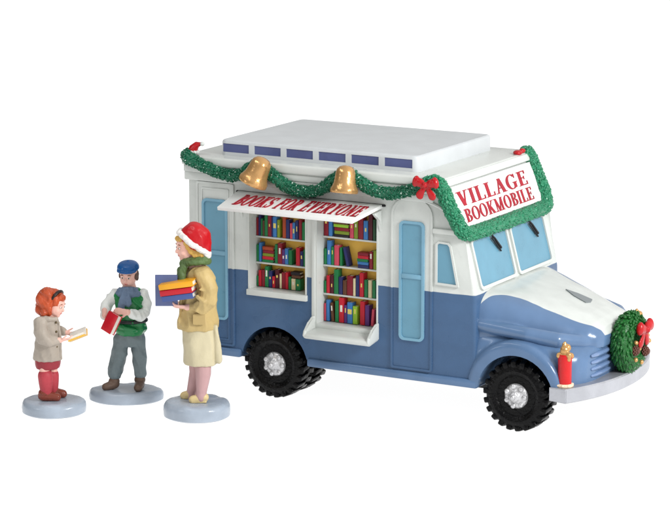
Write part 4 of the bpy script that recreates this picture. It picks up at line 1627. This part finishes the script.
lathe(cp, [(0.001, 0.29 * H)] + [(a * H, b2 * H) for a, b2 in prof], 32, Mh @ Matrix.Translation(V((-0.03 * H, 0, 0))) @ Matrix.Rotation(0.10, 4, 'Y'))
br = rrect(-0.42, -0.40, 0.42, 0.32, 0.2, 8)
prism(cp, [(0.18 + (0.40 * math.cos(a)), 0.42 * math.sin(a)) for a in [R(x) for x in range(-90, 91, 15)]], 0.29, 0.345, mp=lambda u, v, w_: Mh @ V((u * H, v * H, (w_ - 0.10 * max(u, 0) ** 2 - 0.18 * v * v) * H)))
ellip(cp, Mh @ V((-0.03 * H, 0, 0.63 * H)), (0.012, 0.012, 0.008))
obj('cap', fused(cp, 0.006, 2), paint('cap_blue', (18, 78, 138), 0.28, 0.12, 0.4, 14, coat=0.3), K.t, sharp=0)
kd = V((0.42, 0.10, 0.90)).normalized()
kx_ = V((0.70, -0.70, -0.12)); kx_ = (kx_ - kd * kx_.dot(kd)).normalized()
kn = kx_.cross(kd)
figbook(toworld(K, P(108.5, 329.0, -0.235)), dirw(kd), dirw(kx_), dirw(kn), 0.19, 0.14, 0.06, (196, 28, 44), 'red book the boy in the blue cap holds to his waist', 'boy_book_red')

# ---- girl with red hair facing right
Gf = Fig('figurine of a red haired girl in beige coat facing right and reading', -1.532, -1.476, 54, 412, 106.5)
Gf.base(0.305, 0.285, 0.125, 8.2)
P = Gf.P
zc_ = lambda py: P(0, py).z
H = 0.245
hc = P(56.5, 304.0)
bm = B()
Ph, rot = head(bm, hc, (0.90, -0.36, -0.26), (0.22, 0, 1), H, 1.05)
tube(bm, [P(53, 311), P(50, 322)], [0.058, 0.085], 14)
eloft(bm, [(P(48.5, 0).x, 0, zc_(360), 0.085, 0.085), (P(49, 0).x, 0, zc_(345), 0.09, 0.09), (P(49, 0).x, 0, zc_(325), 0.09, 0.11), (P(50, 0).x, 0, zc_(318), 0.06, 0.07)])
limb(bm, [P(46.3, 355, -0.05), P(46.3, 368, -0.06), P(46.5, 390, -0.06)], [0.052, 0.052, 0.042])
limb(bm, [P(51.5, 355, 0.06), P(52, 368, 0.06), P(52.5, 388, 0.06)], [0.062, 0.056, 0.042])
hand(bm, P(62.5, 339.5, -0.12), (1, 0.18, 0.10), (0.0, 0.45, 1), 0.135, 0.3, -1)
hand(bm, P(64.5, 332.5, 0.13), (1, -0.30, -0.1), (0.0, -0.5, 1), 0.135, 0.3, 1)
limb(bm, [P(56, 340, -0.14), P(63, 339.5, -0.12)], [0.035, 0.027])
limb(bm, [P(59, 332, 0.14), P(65, 332.5, 0.13)], [0.035, 0.027])
gb = obj('body', fused(bm, 0.006, 2), M_SKIN, Gf.t, sharp=0)
face(Gf, Ph, rot, H, gb)
sk = B()
eloft(sk, [(P(48.6, 0).x, 0, zc_(367.5), 0.11, 0.11), (P(48.6, 0).x, 0, zc_(364), 0.119, 0.12), (P(49, 0).x, 0, zc_(356), 0.125, 0.125), (P(49, 0).x, 0, zc_(345), 0.11, 0.11)], 40, fold=(7, 0.03, True))
obj('skirt', fused(sk, 0.008, 2), paint('rose_red_skirt', (152, 50, 60), 0.42, 0.1, 0.3, 16, dist=0.05), Gf.t, sharp=0)
so2 = B()
for (x, yy) in ((46.8, -0.06), (51.5, 0.06)):
    limb(so2, [P(x, 375, yy), P(x + .2, 381, yy), P(x + .5, 391, yy)], [0.072, 0.068, 0.056])
obj('socks', fused(so2, 0.008, 2), paint('pink_socks', (176, 62, 72), 0.5, 0.1, 0.4, 20), Gf.t, sharp=0)
for (x0, x1, yy) in ((38.8, 62.5, -0.065), (44.5, 67.2, 0.06)):
    sh = B()
    a, b2 = P(x0, 0).x, P(x1, 0).x
    z0 = 0.127
    tube(sh, [V((a + 0.05, yy, z0 + 0.048)), V((a + 0.12, yy, z0 + 0.042)), V((b2 - 0.045, yy, z0 + 0.034))], [0.050, 0.046, 0.042], 14)
    ellip(sh, V((a + 0.065, yy, z0 + 0.075)), (0.06, 0.052, 0.045))
    obj('shoe', fused(sh, 0.007, 2), paint('chestnut_shoe', (124, 58, 44), 0.25, 0.12, 0.4, 26, coat=0.3), Gf.t, sharp=0)
co = B()
XX = P(48.5, 0).x
eloft(co, [(P(49.0, 0).x, 0, zc_(358.5), 0.138, 0.135), (P(49.2, 0).x, 0, zc_(352), 0.136, 0.135), (P(49.5, 0).x, 0, zc_(340), 0.118, 0.13), (P(49.5, 0).x, 0, zc_(328), 0.108, 0.13),
           (P(49.5, 0).x, 0, zc_(320), 0.10, 0.125), (P(50, 0).x, 0, zc_(315.5), 0.065, 0.08)], 36)
limb(co, [P(43.5, 322, -0.11), P(44.5, 331, -0.15), P(47.5, 338, -0.17), P(53, 340.5, -0.16), P(60, 340, -0.13)], [0.062, 0.066, 0.064, 0.054, 0.042])
limb(co, [P(50, 321, 0.11), P(54, 330, 0.15), P(62.5, 331.8, 0.14)], [0.06, 0.06, 0.045])
tube(co, [P(46, 318, -0.10), P(52, 318, -0.11), P(58, 318.5, -0.07)], 0.026, 10)
tube(co, [P(61, 322, -0.05), P(62.2, 338, -0.06), P(63.0, 356, -0.07)], 0.012, 8)
obj('coat', fused(co, 0.0075, 2, wr=(0.012, 10, 4)), paint('beige_coat', (170, 160, 148), 0.48, 0.08, 0.35, 12, dist=0.05), Gf.t, sharp=0)
for py in (322, 331, 346):
    bt = B()
    ellip(bt, P(59.0, py, -0.085), (0.011, 0.011, 0.011), u=10, v=8)
    obj('button', bt, paint('button_brown', (92, 78, 50), 0.4), Gf.t, sharp=0)
hr = B()
ellip(hr, Ph(-0.10, 0, 0.16), (0.45 * H, 0.42 * H, 0.42 * H), rot)
ellip(hr, P(50.0, 300, 0), (0.105, 0.115, 0.12))
for (px, py, y, r_) in ((43.5, 309, -0.03, .052), (48, 311.5, -0.08, .042), (43.5, 305, 0.04, .055), (52, 308.5, -0.085, .034), (49, 304, -0.09, .045), (45.5, 299, -0.06, .06), (50, 294, -0.06, .06), (49, 311, 0.06, .05), (54, 306, 0.09, .03), (52, 300, -0.085, .035), (51, 312, -0.07, .034)):
    ellip(hr, P(px, py, y), (r_, r_, r_ * 1.1), u=14, v=10)
ellip(hr, Ph(0.24, -0.05, 0.34), (0.13 * H, 0.27 * H, 0.13 * H), rot)
ellip(hr, Ph(0.10, -0.30, 0.20), (0.15 * H, 0.09 * H, 0.2 * H), rot)
ellip(hr, Ph(0.10, 0.30, 0.20), (0.15 * H, 0.09 * H, 0.2 * H), rot)
obj('hair', fused(hr, 0.006, 1, wr=(0.012, 22, 8)), paint('orange_red_hair', (178, 74, 38), 0.35, 0.18, 0.7, 24, coat=0.2), Gf.t, sharp=0)
hb = B()
pts = []
for i in range(21):
    a = R(-72 + 144 * i / 20)
    pts.append(Ph(0.10 - 0.10 * (1 - math.cos(a)), 0.385 * math.sin(a), 0.175 + 0.39 * math.cos(a)))
tube(hb, pts, 0.017, 10, flat=(rot @ V((0, 0, 1)), 0.8))
obj('headband', hb, paint('black_headband', (40, 28, 26), 0.3), Gf.t, sharp=0)
# her open book
OB = thing('book', 'open yellow book in the hands of the red haired girl', 'book', tuple(toworld(Gf, P(79, 337, 0.0))))
cv = B()
pg = B()
def obm(u, v, w_):      # u outwards from her, v across (y), w up
    du = V((0.90, 0, 0.36)).normalized()
    nu = V((-0.36, 0, 0.90)).normalized()
    return dirw(du * u + V((0, 1, 0)) * v + nu * (w_ + 0.5 * abs(v) ** 1.1 * 0.7))
n = 16
vv = [-0.125 + 0.25 * i / n for i in range(n + 1)]
for bmz, u0, u1, w0, w1, vs_ in ((cv, -0.075, 0.095, -0.018, -0.008, 1.0), (pg, -0.068, 0.088, -0.0075, 0.014, 0.94)):
    rs = []
    for v in vv:
        v *= vs_
        top = w1 + (0.010 * math.sin(min(abs(v) / 0.125, 1) * PI) if bmz is pg else 0)
        rs.append([obm(u0, v, w0), obm(u1, v, w0), obm(u1, v, top), obm(u0, v, top)])
    loft(bmz, rs)
obj('cover', cv, paint('open_book_yellow', (232, 178, 40), 0.4), OB)
obj('pages', pg, M_PAGE, OB)
